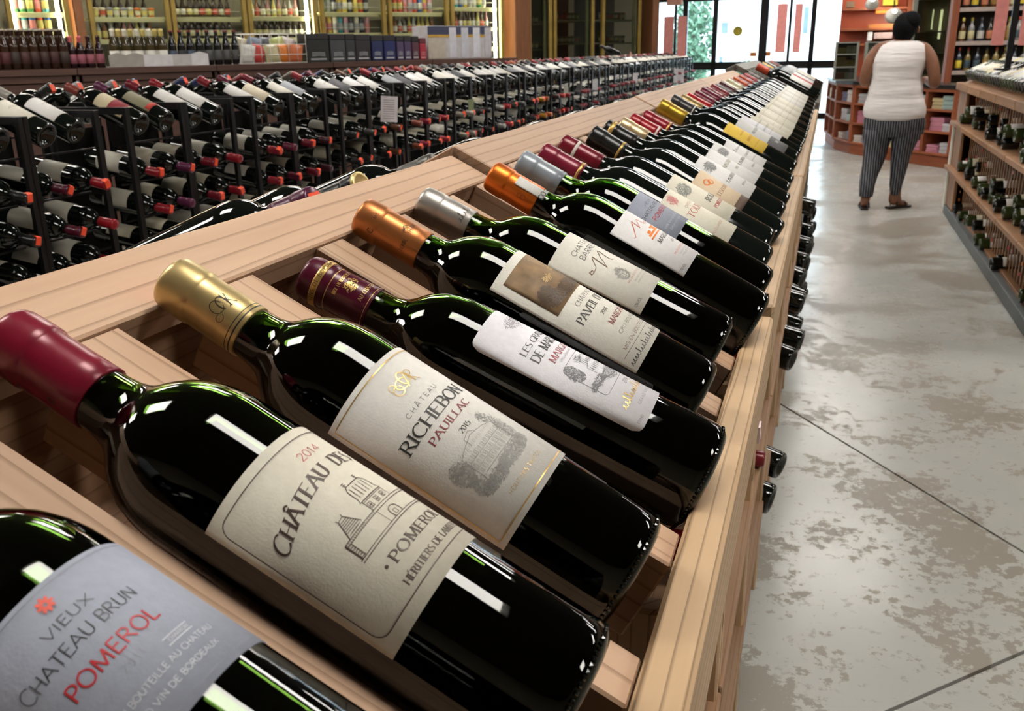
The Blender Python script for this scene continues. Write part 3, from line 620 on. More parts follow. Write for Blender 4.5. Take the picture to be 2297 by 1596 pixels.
# --- copper capsule, sepia picture
o, c, l = hero('wine bottle with copper capsule and cream label with a sepia picture', .6516,-.0099,.0022,-.0330,-.0028, (.52,.19,.06), True, .2421, (.0525,.1760), (-68,64), (.76,.735,.66))
SEP = mat('sepia_print', (.27,.17,.085), rough=.6, var=.35, scale=70); 
child('sepia_picture', label_mesh(.1222,.1690,-56,52,RP,SEP,0,24), l)
prt(l, hatch(rn,U(-40),.1345,.0080,.0095,420,.002,.0004)+hatch(rn,U(-10),.1290,.0240,.0055,700,.002,.0004), (.09,.05,.025), R=RP+.0002, name='sepia_trees'); prt(l, hatch(rn,U(-18),.1445,.0060,.0025,60,.002,.0005)+hatch(rn,U(10),.148,.006,.003,40,.002,.0004), (.65,.45,.2), R=RP+.0002, name='sepia_house')
prt(l, text('CH\u00c2TEAU', U(-33), .1130, .0035, True, .1, .9, U(40)), MIDG); prt(l, text('PAVEIL DE LUZE', U(-50.5), .1030, .0062, True, .1, 1.0, U(96)), DGREY); prt(l, text('2014', U(-25), .0945, .0028, True, .1, 1, U(14)), DGREY)
prt(l, text('MARGAUX', U(-31), .0845, .0044, True, .1, 1, U(50)), (.28,.04,.04)); prt(l, text('CRU BOURGEOIS', U(-36), .0758, .0028, False, .15, .8, U(62)), DGREY)
prt(l, text('MIS EN BOUTEILLE', U(-51), .0670, .0027, False, .12, .85, U(62)), (.2,.09,.08)); prt(l, line(P((-60,.0648),(30,.0640)),.00025)+script(U(-62),.0565,.0055,U(80),8,.0005), DGREY, name='signature')
prt(c, text('TOUR', .0159*radians(-45), .2555, .0030, True, .1, 1)+text('TOUR', .0159*radians(-105), .2535, .0030, True, .1, 1)+text('MIS', .0163*radians(-60), .2835, .0026, False, .2, .9)+line(EL(.0163*radians(-95),.2835,.0020,.0022,40,320,10),.0006)+line([(.0159*radians(-48),.2595),(.0159*radians(-38),.2625),(.0159*radians(-28),.2595)],.001), (.03,.012,.006), .01690)
# --- silver capsule, big script letter
o, c, l = hero('wine bottle with silver capsule and cream label with a large script letter', .7736,-.0092,-.0361,-.0225,-.0009, (.50,.47,.44), True, .2488, (.0748,.1645), (-69,64), (.75,.725,.65)); knurl(o)
prt(l, text('CHATEAU', U(-40), .1472, .0046, False, .12, .8, U(52)), DGREY); prt(l, text('BARREYRES', U(-39), .1388, .0052, False, .12, .85, U(70)), DGREY)
prt(l, [(P((-52,.1270),(-51,.1295),(-46,.1285),(-48,.1262),(-52,.1270)),[.0009,.0012,.001,.0007,.0007]),(P((-48,.1262),(-40,.1270),(-30,.1340),(-27,.1350),(-29,.1270),(-31,.1190)),[.0004,.0006,.0010,.0015,.0013,.0008]),(P((-31,.1190),(-20,.1290),(-10,.1345),(-9,.1330),(-13,.1230),(-12,.1185),(-7,.1195)),[.0004,.0008,.0012,.0014,.0012,.0008,.0004])], (.16,.08,.045), name='script_initial')
prt(l, line(EL(U(-28),.1045,.0048,.0058,0,360,20),.0016)+hatch(rn,U(-28),.1045,.0068,.0072,90,.003,.0004), (.30,.285,.26), name='crest'); prt(l, text('U', U(-31), .1020, .0052, True, .1, 1.1), (.7,.68,.6), R=RP+.0002)
prt(l, text('MIS EN BOUTEILLE', U(-38), .0955, .0018, False, .1, .9, U(40)), REDI); prt(l, text('PROPRIETAIRE A BORDEAUX', U(-30), .0915, .0014, False, .1, .8, U(50))+text('APPELLATION CONTROLEE', U(-30), .0885, .0014, False, .1, .8, U(50))+text('12%VOL', U(-63), .0800, .0026, False, .05, .8, U(15)), MIDG)
prt(c, script(.0159*radians(-70),.2545,.0075,.018,12,.0006), (.10,.08,.07), .0160, 'script')
# --- orange capsule
o, c, l = hero('wine bottle with shiny orange capsule carrying a white seal strip', .8781,.0123,.0202,-.0151,.0061, (.72,.17,.02), True, .245, (.0828,.1638), (-59,64), (.77,.755,.76)); knurl(o)
prt(l, [(P((-47,.1420),(-44,.1405),(-38,.1440),(-22,.1530),(-24,.1425)),[.0004,.0007,.001,.0012,.0012]),(P((-24,.1425),(-10,.1515),(-8,.1420),(0,.1440)),[.0004,.0012,.001,.0004])], (.55,.14,.08), name='script_initial')
prt(l, text('CHATEAU MONBRISON', U(-8), .1405, .0026, False, .1, .8, U(60)), (.45,.15,.12))
prt(l, line(P((-33,.1265),(8,.1265)),.0016)+line(P((-30,.1300),(6,.1300)),.0022)+line(P((-26,.1330),(-18,.1330)),.003)+line(P((-8,.1330),(2,.1330)),.004)+line(P((-12,.1350),(4,.1350)),.002), (.85,.22,.03), name='orange_house')
prt(l, text('MARGAUX', U(-30), .1175, .0042, True, .12, 1, U(52)), DGREY); prt(l, text('2013', U(-12), .1090, .0028, True, .1, 1), MIDG)
prt(l, text('MIS EN BOUTEILLE AU CHATEAU', U(-34), .1000, .0021, False, .1, .9, U(60)), (.7,.2,.12)); prt(l, text('13%VOL', U(-55), .0865, .0026, False, .05, .8)+text('PRODUIT DE FRANCE', U(-28), .0960, .0014, False, .1, .8, U(40))+text('APPELLATION MARGAUX', U(-28), .0930, .0014, False, .1, .8, U(40)), MIDG)
child('seal_strip', label_mesh(.2395,.2720,-58,-16,.01625,PAPER,0,8), c, (.66,.66,.62))
prt(c, line(EL(.0165*radians(-50),.2425,.0022,.0026,0,360,12),.0009)+line(EL(.0165*radians(-34),.2425,.0022,.0026,0,360,12),.0009), (.02,.02,.02), .0164, 'emblem'); prt(c, line(EL(.016*radians(-85),.2580,.0025,.0028,0,360,10),.0005)+line(EL(.016*radians(-85),.2620,.0022,.0022,0,360,10),.0005), (.3,.05,.01), .0160, 'emblem')
# --- the blue-grey label again
o, c, l = hero('wine bottle with matte grey capsule and blue-grey label beyond the orange capsule', .9794,.0097,.0155,-.0125,.0071, (.27,.30,.34), False, .2477, (.1080,.1680), (-72,64), (.31,.335,.41))

prt(l, text('VIEUX', U(-34), .1528, .0033, False, .12, .9, U(27))+text('CHATEAU BRUN', U(-58), .1453, .0043, False, .1, .9, U(66)), DGREY); prt(l, text('POMEROL', U(-46), .1352, .0050, False, .12, 1.2, U(52)), (.5,.02,.03)); prt(l, text('MIS EN BOUTEILLE', U(-50), .1220, .0021, False, .1, .8, U(60))+text('GRAND VIN', U(-46), .1165, .0020, False, .1, .8, U(40)), (.72,.74,.78))
CRM, WHT = (.74,.70,.58), (.78,.77,.76)
rest = [ # y, s, t, n, capsule, metal, c0, band, label limits, label colour, prints, words
 (1.085,.004,.0,.006,(.20,.012,.035),0,.243,(.2455,.2490,'g'),(.052,.142),(-60,64),CRM,'tour','burgundy capsule with gold band and cream label with red lettering'),
 (1.190,.000,.0,.005,(.17,.008,.02),0,.240,(.276,.281,'w'),(.060,.150),(-60,64),CRM,'roch','dark red capsule with white band and cream label with grey engraving'),
 (1.3063,.0093,.0438,0,(.012,.012,.012),0,.2453,(.2500,.2535,'g'),(.062,.140),(-58,64),(.70,.55,.38),'crest','matte black capsule with gold band and beige label with orange crest'),
 (1.420,.004,.02,.004,(.010,.009,.008),0,.245,(.285,.292,'g'),(.055,.150),(-58,64),WHT,'pic','glossy black capsule tipped in gold and white label with grey picture'),
 (1.530,.006,.01,.004,(.55,.42,.25),1,.250,None,(.060,.150),(-58,64),WHT,'bas','pale gold capsule and plain white label'),
 (1.640,.002,.0,.004,(.30,.008,.015),0,.243,(.2455,.249,'w'),(.055,.150),(-58,64),WHT,'pic','bright red capsule with white band beside the pale gold one'),
 (1.750,.004,.0,.004,(.26,.008,.02),0,.243,(.2455,.249,'g'),(.060,.140),(-58,64),WHT,'la','red capsule with gold band before the second ridge joint'),
 (1.930,.000,.02,.008,(.42,.27,.03),1,.240,None,(.070,.160),(-58,64),(.82,.56,.08),'yel','mustard gold capsule and yellow label'),
 (2.090,-.002,.02,.008,(.035,.033,.033),0,.242,(.2455,.248,'w'),(.030,.150),(-58,64),(.66,.66,.64),'sil','charcoal capsule and long silver label'),
 (2.205,.002,.01,.008,(.34,.24,.10),1,.245,None,(.055,.155),(-58,64),(.80,.79,.82),'la','bronze capsule and bluish white label beside the charcoal one'),
 (2.315,.002,.0,.008,(.42,.006,.012),0,.235,None,(.040,.140),(-58,64),CRM,'la','vivid crimson capsule and cream label'),
]
def simple_print(l, kind, far=False):
    if kind == 'tour':
        prt(l, text('TOUR', U(-44), .100, .0085, True, .1, .8, U(50)), (.45,.04,.03)); prt(l, text('CHATEAU', U(-30), .1125, .0035, False, .2, .8)+text('ALLESSANDRE', U(-52), .070, .0030, False, .2, .8), (.4,.18,.1)); prt(l, hatch(rn,U(-30),.131,.006,.007,120,.003,.0006), (.7,.25,.25), name='crest')
    elif kind == 'roch':
        prt(l, hatch(rn,U(-34),.128,.010,.010,260,.003,.0005), (.25,.26,.24), name='engraving'); prt(l, text('ROCHER', U(-30), .092, .0075, True, .1, 1, U(54)), DGREY); prt(l, text('POMEROL', U(-36), .080, .0050, True, .1, 1.1), (.5,.05,.04))
    elif kind == 'crest':
        prt(l, line(EL(U(-34),.123,.0050,.0045,0,360,12),.002)+line(EL(U(-26),.119,.004,.004,0,360,12),.0018), (.75,.22,.06), name='crest'); prt(l, text('LESCOURS', U(-46), .097, .0055, True, .1, 1), (.3,.15,.08)); child('foot_strip', label_mesh(.062,.074,-58,64,RP,PAPER,0,20), l, (.10,.06,.04))
    elif kind == 'pic':
        prt(l, hatch(rn,U(-30),.128,.011,.009,240,.004,.0007), (.3,.3,.3), name='engraving'); prt(l, text('LAURENT', U(-44), .092, .0055, True, .1, 1)+text('BORDEAUX', U(-30), .072, .003, False, .1, .9), DGREY)
    elif kind == 'bas':
        prt(l, text('BASTIDE', U(-46), .112, .0060, True, .1, 1)+text('2012', U(-30), .096, .004, True, .1, 1), (.3,.25,.12))
    elif kind == 'yel': prt(l, text('MAISON', U(-44), .105, .0060, True, .1, .9)+line(P((-50,.090),(20,.090)),.0006)+script(U(-40),.125,.006,U(50),4,.0008), (.5,.16,.02))
    elif kind == 'sil': child('lower_label', label_mesh(.030,.072,-58,64,RP,PAPER,0,20), l, (.13,.13,.135)); prt(l, text('RESERVE', U(-44), .105, .006, True, .1, 1), DGREY); prt(l, text('W', U(-30), .052, .008, True, .1, 1), (.5,.5,.5), R=RP+.0003)
    else: prt(l, script(U(-44),.115,.008,U(50),7,.0009)+text('CHATEAU', U(-40), .095, .004, True, .1, 1)+line(P((-46,.082),(10,.082)),.0005), MIDG)
for (y,s,t,n,cap,metal,c0,band,ls,lp,lc,kind,words) in rest:
    o, c, l = hero('wine bottle with '+words, y,s,t,0,n, cap, bool(metal), c0, ls, lp, lc)
    if band: child('band', band_mesh(band[0], band[1], .0171 if band[0] > .28 else .0160, GOLD if band[2] == 'g' else PAPER), c, (.7,.66,.6))
    simple_print(l, kind)
far_caps = [((.16,.010,.03),0),((.15,.01,.035),0),((.20,.012,.02),0),((.22,.03,.04),0),((.10,.10,.11),1),((.09,.025,.03),0),((.70,.62,.5),0),((.60,.55,.36),0),((.13,.05,.035),0),((.5,.08,.02),0),((.12,.03,.03),0),((.42,.05,.02),0),((.10,.02,.02),0),((.3,.02,.03),0),((.05,.02,.02),0),((.10,.08,.07),0)]
for i in range(16):
    cap, metal = far_caps[i]; y = 2.425+.107*i
    o, c, l = hero(f"wine bottle with {cname(cap)} capsule and big cream label, {nth(i)} past the crimson capsule", y,.004,.01,0,.008+.004*(i % 2), cap, bool(metal), .243, (.040,.138), (-58,64), (.80,.76,.64) if i < 9 else (.78,.76,.70))
    prt(l, line(P((-56,.128),(60,.128)),.0009)+line(P((-40,.09),(0,.09)),.0008)+line(P((-46,.07),(10,.07)),.0008), (.45,.36,.22))
for i in range(8):
    y = 4.34+.13*i; cap = [(.5,.06,.02),(.12,.11,.1),(.6,.35,.05),(.02,.02,.02),(.4,.38,.35),(.03,.03,.03),(.3,.03,.02),(.02,.02,.02)][i]
    o, c, l = hero(f"wine bottle with {cname(cap)} capsule on the weathered grey section, {nth(i)} from its near end", y,.004,0,0,.045, cap, False, .243, (.05,.15), (-58,64), [(.8,.78,.75),(.5,.05,.05),(.8,.78,.74),(.78,.77,.76),(.2,.2,.2),(.79,.78,.76),(.7,.6,.4),(.75,.75,.75)][i])
    prt(l, line(P((-46,.11),(10,.11)),.0009)+line(P((-40,.09),(0,.09)),.0008), (.25,.2,.2))
# --- bottles leaning on the far side of the ridge, necks towards us
lcaps = [((.085,.014,.045),0,.826,1,'purple'),((.012,.012,.012),0,.929,0,'black'),((.10,.095,.085),1,1.142,1,'gunmetal'),((.02,.02,.02),0,1.55,0,'black'),((.02,.02,.02),0,1.95,0,'black'),((.25,.015,.02),0,2.278,1,'red'),((.03,.03,.03),0,2.48,0,'charcoal'),((.02,.02,.02),0,2.8,0,'black'),((.18,.015,.02),0,3.20,1,'red'),((.03,.028,.02),0,3.32,1,'black'),((.15,.03,.03),0,3.9,0,'brown'),((.1,.03,.03),0,4.6,0,'brown')]
for i, (cap, metal, y, st, nm) in enumerate(lcaps):
    th = radians(22); a = Vector((cos(th),-.10,sin(th))).normalized(); tip = Vector((-.492,y,H-.139-.004)); base = tip-a*.300
    o = wine(bmatrix(base, a, (-sin(th),0,cos(th))), f"wine bottle with {nm} capsule leaning behind the ridge, {nth(i)} from the left", 'bottles leaning on the far slope of the ridge', cap, CRM, metal=bool(metal), lo=False, sticker=bool(st), srot=radians(180), lp=(-70,70), lroll=2.2)
    if i == 1: child('gold_disc', lathe('disc', [(.0150,.2965),(.0166,.2972),(.0166,.3012),(.0158,.3022),(.0128,.3022),(.0122,.3016),(.002,.3016)], FOILM, 32), o, (.70,.56,.26)); 
# --- stock lying in the open bins of the aisle face
rb = random.Random(11); spots = [(2.28,.30),(2.02,.33)]
for y in (2.75,2.95,3.1,3.3,3.42,3.62,3.75,3.9,4.05,4.25,4.4,4.6,4.8,4.95,5.1,5.3): spots.append((y, rb.choice((.40,.46,.66,.44))))
for y in (3.2,3.55,3.85,4.15,4.5,4.9): spots.append((y, rb.choice((.50,.76))))
for i, (y, z) in enumerate(spots):
    xo = (-.036 if i < 2 else -.022)+rb.uniform(-.012,.012)
    wine(bmatrix((xo,y,z), Vector((-1,rb.uniform(.15,.45),rb.uniform(.12,.32))), (0,-.4,1)), f"dark wine bottle lying base outwards in the aisle-side bins, {nth(i)} of its row", 'bottles lying base outwards in the aisle-side bins', (.02,.02,.02), (.7,.68,.6), lroll=rb.uniform(-1,1))
for i, (y, z, cap) in enumerate(((.62,.905,(.6,.03,.02)),(.78,.90,(.3,.01,.02)),(.98,.905,(.35,.01,.02)),(1.12,.90,(.03,.03,.04)),(1.35,.905,(.5,.03,.02)),(1.62,.62,(.2,.01,.02)),(1.80,.905,(.02,.02,.02)))):
    wine(bmatrix((-.355,y,z), Vector((1,0,-.02)), (0,-.3,1)), f"wine bottle with {cname(cap)} capsule peeping out of the bins below the rail, {nth(i)} back", 'bottles with necks peeping out below the rail', cap, None, sticker=i % 2 == 0, srot=radians(-60))

# ------------------------------------------------------------------ black metal rack across the aisle
XR = -2.10; ZT = H-.150; RW = .27
rk = random.Random(21); BLACKM = mat('dark_depth_fill', (.008,.008,.008), rough=.9, var=.2, spec=.1)
post_m = box_mesh(.014,.022,ZT, BLACK, .001); bar_m = box_mesh(.30,.014,.022, BLACK, .001); rod_m = box_mesh(.006,RW,.006, BLACK, .001); panel_m = box_mesh(.01,RW-.02,1.0, BLACKM, .001); foot_m = box_mesh(.66,.014,.02, BLACK, .001)
units = []
for k in range(20):
    units += [1.74+.69*k, 1.74+.69*k+.285]
N_UNIT = 30
for ui, y0 in enumerate(units):
    g = thing('wine_rack', T(XR,y0,0), f"black metal bottle rack bay, {nth(ui)} from the left along the far aisle", 'wine rack', 'black metal wine rack bays')
    for yy in (0, RW):
        for xx in (0,-.31,-.62): child('post', post_m, g, None, T(xx,yy,ZT/2 if xx else ZT/2))
        child('top_bar', bar_m, g, None, T(-.15,yy,ZT-.011)); child('top_bar', bar_m, g, None, T(-.46,yy,ZT-.011)); child('foot_bar', foot_m, g, None, T(-.31,yy,.01))
    child('dark_depth_sheet', panel_m, g, None, T(-.335,RW/2,.62))  # added dark sheet standing in for shade deep in the rack
    for zz in (-.262,): child('cradle_rod', rod_m, g, None, T(-.012,RW/2,H+zz)); child('cradle_rod', rod_m, g, None, T(-.60,RW/2,H+zz))
    for zz in (-.365,-.485,-.605):
        for xx in (-.06,-.24): child('cradle_rod', rod_m, g, None, T(xx,RW/2,H+zz-.032 if xx > -.1 else H+zz-.026))
caps_near = {1:[(.075,.008,.02),(.30,.010,.018)], 2:[(.24,.010,.018),(.10,.018,.055)], 3:[(.16,.010,.02),(.26,.012,.02)], 4:[(.22,.010,.02),(.11,.012,.03)], 5:[(.16,.012,.025),(.05,.012,.02)], 0:[(.10,.01,.02),(.012,.012,.012)],
 6:[(.02,.02,.022),(.03,.032,.03)], 7:[(.013,.013,.013),(.10,.04,.02)], 8:[(.20,.05,.03),(.18,.012,.03)], 9:[(.02,.02,.022),(.25,.02,.03)], 10:[(.34,.32,.27),(.36,.34,.30)], 11:[(.05,.05,.05),(.02,.02,.02)], 12:[(.40,.39,.36),(.28,.02,.03)], 13:[(.05,.05,.052),(.03,.03,.03)], 14:[(.02,.02,.02),(.12,.02,.03)], 15:[(.45,.22,.02),(.40,.10,.02)], 16:[(.05,.02,.02),(.26,.02,.02)]}
pal = [(.02,.02,.022),(.18,.012,.025),(.24,.012,.02),(.09,.01,.025),(.03,.03,.033),(.30,.28,.25),(.015,.015,.015),(.20,.04,.03),(.26,.02,.03)]
far = []                                         # bottles past the first 300, kept as one mass
TI = radians(24); tilt = Vector((-cos(TI),0,sin(TI))); tup = Vector((sin(TI),0,cos(TI)))
wl = [(.70,.66,.56),(.74,.71,.66),(.72,.68,.58),(.76,.74,.72),(.55,.47,.30),(.22,.20,.12),(.74,.72,.68),(.76,.74,.71),(.74,.72,.69),(.72,.64,.48),(.73,.70,.62),(.40,.42,.46)]
for ui, y0 in enumerate(units):
    cp = caps_near.get(ui) or [rk.choice(pal), rk.choice(pal)]
    for j, dy in enumerate((.075,.195)):
        y = y0+dy; ci = 2*ui+j
        lab = wl[ci] if ci < len(wl) else rk.choice([(.76,.75,.72),(.74,.71,.64),(.78,.77,.76),(.35,.36,.38),(.75,.73,.7),(.12,.12,.13)])
        M = bmatrix((XR+rk.uniform(-.01,.01),y,H-.211), tilt+Vector((0,rk.uniform(-.02,.02),0)), tup)
        cap = cp[j] if rk.random() < .7 else rk.choice(pal)
        if ui < 24:
            o = wine(M, f"wine bottle tilted label-up on top of the black rack, {nth(ci)} from the left", 'bottles tilted label-up along the top of the black rack', cap, lab, lo=ui > 8, ls=(.055,.165), lp=(-70,70), lroll=rk.uniform(-.3,.1), shape=1 if ui > 5 and rk.random() < .12 else 0)
            if ui < 8:
                l = [c for c in o.children if c.name.startswith('label')][0]
                if ci == 4: child('red_panel', label_mesh(.060,.115,-60,60,RP,PAPER,0,12), l, (.25,.01,.02))
                elif ci == 5: child('red_panel', label_mesh(.055,.075,-60,60,RP,PAPER,0,12), l, (.45,.03,.02))
                else: prt(l, script(U(-22),.122,.010,U(34),ci,.0008)+line(P((-14,.098),(10,.098)),.0005)+line(P((-10,.085),(8,.085)),.0004), (.3,.2,.2))
        else: far.append((M, cap, lab))
        Mb = bmatrix((XR-.62,y,H-.211), Vector((cos(TI),rk.uniform(-.03,.03),sin(TI))), Vector((-sin(TI),0,cos(TI))))
        cb = rk.choice([(.02,.03,.1),(.3,.3,.32),(.02,.02,.02),(.2,.02,.03),(.12,.1,.08)])
        if ui < 12: wine(Mb, f"wine bottle on the black rack's rear slope, capsule end showing, {nth(ci)} from the left", 'bottles on the rear slope of the black rack', cb, (.75,.73,.7), sticker=rk.random() < .75, srot=radians(180))
        else: far.append((Mb, cb, (.75,.73,.7)))
        for r, z in enumerate((-.365,-.485,-.605)):
            ax = Vector((cos(radians(8)),rk.uniform(-.05,.03),-sin(radians(8)))); tip = Vector((XR+.05+rk.uniform(-.015,.02),y+.015*j,H+z))
            M = bmatrix(tip-ax*.30, ax, (0,-.45,1))
            if ui < (18 if r < 2 else 6): wine(M, f"wine bottle with {cname(cp[j])} capsule lying in rack row {ORD[r]} down, {nth(ci)} from left", f"bottles lying neck out in rack row {ORD[r]}", cp[j], rk.choice([(.44,.41,.31),(.42,.40,.33),(.46,.44,.38)]), lo=ui > 6, sticker=rk.random() < .8, srot=rk.uniform(-.9,.3), ls=(.060,.155), lp=(-70,75), lroll=rk.uniform(-.5,.5), ribs=1 if ui in (1,0) and j == 1 else 0, metal=max(cp[j]) < .42 and min(cp[j]) > .2)
            elif r < 2: far.append((M, cp[j], (.62,.58,.48)))
def merged(name, items, label, cat):
    V = []; F = []; MI = []; pal_m = [GLASS, mat('far_red_foil', (.2,.015,.025), rough=.35), mat('far_dark_foil', (.02,.02,.022), rough=.35), mat('far_pale_foil', (.5,.45,.38), rough=.35), mat('far_label', (.72,.69,.62), rough=.6)]
    pr = [(.037,.001),(.0375,.01),(.0375,.185),(.030,.213),(.016,.23),(.0145,.245)]; cpp = [(.0152,.245),(.0152,.298),(.004,.30)]; n = 8
    def ring(M, prof, mi):
        b = len(V)
        for r, z in prof:
            for k in range(n): V.append(M @ Vector((r*cos(2*pi*k/n), r*sin(2*pi*k/n), z)))
        for i in range(len(prof)-1):
            for k in range(n): F.append((b+i*n+k, b+i*n+(k+1) % n, b+(i+1)*n+(k+1) % n, b+(i+1)*n+k)); MI.append(mi)
        F.append(tuple(b+k for k in range(n))[::-1]); MI.append(mi); F.append(tuple(b+(len(prof)-1)*n+k for k in range(n))); MI.append(mi)
    for M, cap, lab in items:
        ring(M, pr, 0); ring(M, cpp, 3 if min(cap) > .15 else (1 if max(cap) > .07 else 2))
        b = len(V)
        for k in range(6):
            a = radians(-65+26*k)
            for z in (.06,.155): V.append(M @ Vector((.0382*cos(a), .0382*sin(a), z)))
        for k in range(5): F.append((b+2*k, b+2*k+2, b+2*k+3, b+2*k+1)); MI.append(4)
    me = mesh(name, V, F); [me.materials.append(m) for m in pal_m]
    for p, i in zip(me.polygons, MI): p.material_index = i; p.use_smooth = True
    return tag(obj(name, me), label, cat, None, 'stuff')
merged('distant_wine_bottles', far, 'mass of small wine bottles at the far end of the black rack', 'wine bottles')
# price cards hanging on the rack
for i, (px, py, w, h, c) in enumerate(((873,245,.042,.062,(.72,.68,.72)),(1298,198,.02,.035,(.06,.06,.06)),(1335,190,.022,.04,(.4,.4,.42)),(1425,175,.02,.035,(.6,.58,.62)),(1515,170,.02,.05,(.6,.58,.62)),(1527,170,.025,.05,(.6,.58,.62)),(1057,242,.018,.05,(.18,.22,.12)),(1270,205,.018,.035,(.45,.46,.40)))):
    p = on_plane(px,py,(XR+.03,0,0),(1,0,0)); s = max(1, p.y/7)
    t = thing('price_card', T(p.x,p.y,p.z), f"{['big white printed','dark','grey','pale narrow','pale slanted','pale square','olive','dull green'][i]} price card hanging on the black rack", 'price card', 'price cards on the black rack')
    b = box('card', (.0015,2*w*s,2*h*s), T(p.x,p.y,p.z) @ RZ(-.95) @ RX(rk.uniform(-.15,.15)), CARD, t, 0, c)
    if i == 0:
        V = []; F = []
        for r in range(9): z = .045-.011*r; q = len(V); V += [(.0012,-.03,z),(.0012,.026,z),(.0012,.026,z-.003),(.0012,-.03,z-.003)]; F.append((q,q+1,q+2,q+3))
        child('print', mesh('lines', V, F, INK), b, (.25,.24,.27))
pp = on_plane(1416,132,(XR-.2,0,0),(1,0,0)); box_o = box('price_sign', (.006,.20,.13), T(pp.x,pp.y,pp.z) @ RX(-.3), CARD, None, .002, (.45,.17,.12)); tag(box_o, 'brick red card standing on the black rack far along', 'price card')
bt0 = on_plane(1390,123,(XR-.3,0,0),(1,0,0))
wine(bmatrix((bt0.x,bt0.y-.05,bt0.z), Vector((-.5,-.62,.30)), (0,0,1)), 'wine bottle lying crosswise on top of the black rack near the red card', 'loose bottles', (.02,.02,.02), None)

# ------------------------------------------------------------------ brown bench with beer, before the coolers
BP = Vector((-5.453,5.14,0)); BD = Vector((.520,.854,0)); BN = Vector((.854,-.520,0)); BZ = H-.072
bench = thing('brown_shelf_unit', T(BP.x,BP.y,0), 'dark brown wooden shelf unit holding beer behind the black rack', 'shelf unit')
def bbox(name, t0, t1, d0, d1, z0, z1, m, par, bev=.003):
    c = BP+BD*((t0+t1)/2)-BN*((d0+d1)/2); return box(name, (t1-t0,d1-d0,z1-z0), frame((c.x,c.y,(z0+z1)/2), BD, -BN, (0,0,1)), m, par, bev)
for i in range(6):
    t0 = -1.6+1.05*i; bbox('top_board', t0, t0+1.045, -.03, .46, BZ-.045, BZ, W_BROWN, bench); bbox('apron_board', t0+.03, t0+1.01, -.012, .02, BZ-.095, BZ-.045, W_BROWN, bench); bbox('front_board', t0, t0+1.04, .0, .02, .08, BZ-.10, W_BROWN, bench)
    bbox('side_board', t0-.012, t0+.012, .0, .46, 0, BZ-.05, W_BROWN, bench)
bbox('back_board', -1.6, 4.7, .44, .46, 0, BZ-.05, W_BROWN, bench)
def bpt(px, d, py=150): p = on_plane(px, py, BP-BN*d, BN); return Vector((p.x,p.y,BZ))
BEER = lathe('beer_glass', [(.028,0),(.031,.003),(.031,.135),(.029,.15),(.019,.185),(.0145,.20),(.0135,.225),(.0150,.227),(.0150,.240),(.010,.243)], GLASS_COL, 20)
BEER_L = lathe('beer_wrap', [(.0305,.035),(.0314,.036),(.0314,.105),(.0305,.106)], PAPER, 20, cap=False); BEER_C = lathe('crown_cap', [(.0155,.232),(.0162,.233),(.0155,.244),(.006,.245)], FOIL, 16)
BEER_N = lathe('neck_foil', [(.0145,.196),(.0160,.20),(.0152,.2275),(.0162,.229),(.0158,.244),(.006,.246)], FOIL, 16)
CANM = lathe('can_body', [(.024,0),(.031,.006),(.033,.012),(.033,.145),(.028,.158),(.027,.16)], FOIL, 20); CAN_L = lathe('can_print', [(.0328,.03),(.0334,.031),(.0334,.10),(.0328,.101)], PAPER, 20, cap=False)
CUPM = lathe('cup_body', [(.024,0),(.032,.07),(.034,.072),(.034,.085),(.008,.088)], PLAST, 20); CUP_L = lathe('cup_print', [(.0275,.02),(.0325,.06)], PAPER, 20, cap=False)
CLEAR = lathe('slim_bottle', [(.026,0),(.028,.004),(.028,.09),(.024,.11),(.013,.15),(.0115,.20),(.0135,.202),(.0135,.215),(.006,.217)], GLASS_COL, 16); CLEAR_L = lathe('slim_print', [(.0280,.02),(.0286,.021),(.0286,.085),(.0280,.086)], PAPER, 16, cap=False); CLEAR_C = lathe('slim_cap', [(.0140,.196),(.0145,.197),(.0142,.217),(.006,.219)], FOIL, 14)
KINDS_ = {'beer':('beer_bottle',BEER,BEER_L,BEER_C,'beer bottle'),'can':('drink_can',CANM,CAN_L,None,'drink can'),'cup':('drink_cup',CUPM,CUP_L,None,'drink cup'),'clear':('soda_bottle',CLEAR,CLEAR_L,CLEAR_C,'soda bottle'),'foil':('beer_bottle',BEER,BEER_L,BEER_N,'beer bottle')}
def drink(kind, p, sc, glass, lab, cap, label, group):
    nm, b, l, c, cat = KINDS_[kind]; o = obj(nm, b, T(*p) @ RZ(p[0]*7) @ Matrix.Diagonal((*sc,1)), None, glass); tag(o, label, cat, group)
    if lab: child('label', l, o, lab)
    if c and cap: child('cap', c, o, cap)
    return o
rbn = random.Random(3); G0 = 'beer bottles along the brown shelf'
AMB = (.030,.012,.006); n0 = 0
for row, d in ((0,.07),(1,.18)):
    for px in range(-6 if row == 0 else 6, 152, 22):
        drink('beer', bpt(px,d), (1.12,1.12,1.12), AMB, rbn.choice([(.04,.016,.012),(.07,.015,.018),(.035,.02,.014),(.05,.014,.012)]), (.35,.30,.22), f"amber beer bottle, {nth(n0)} of the cluster at the far left of the brown shelf", G0); n0 += 1
for i, px in enumerate((166,186,206,228)):
    drink('foil', bpt(px,.09), (1.0,1.0,.92), (.02,.006,.008), (.28,.08,.11), (.62,.13,.14) if i < 2 else (.03,.01,.01), f"short dark bottle with {'pink' if i < 2 else 'dark'} neck foil, {nth(i)} left of the white carton", G0)
for i in range(9):
    px = 262+13.5*i; drink('foil', bpt(px,.16 if i % 2 else .12), (1.15,1.15,1.12), (.05,.035,.012), (.74,.72,.64), rbn.choice([(.62,.5,.16),(.55,.45,.15),(.74,.7,.55)]), f"gold topped bottle standing behind the white carton, {nth(i)} from the left", G0)
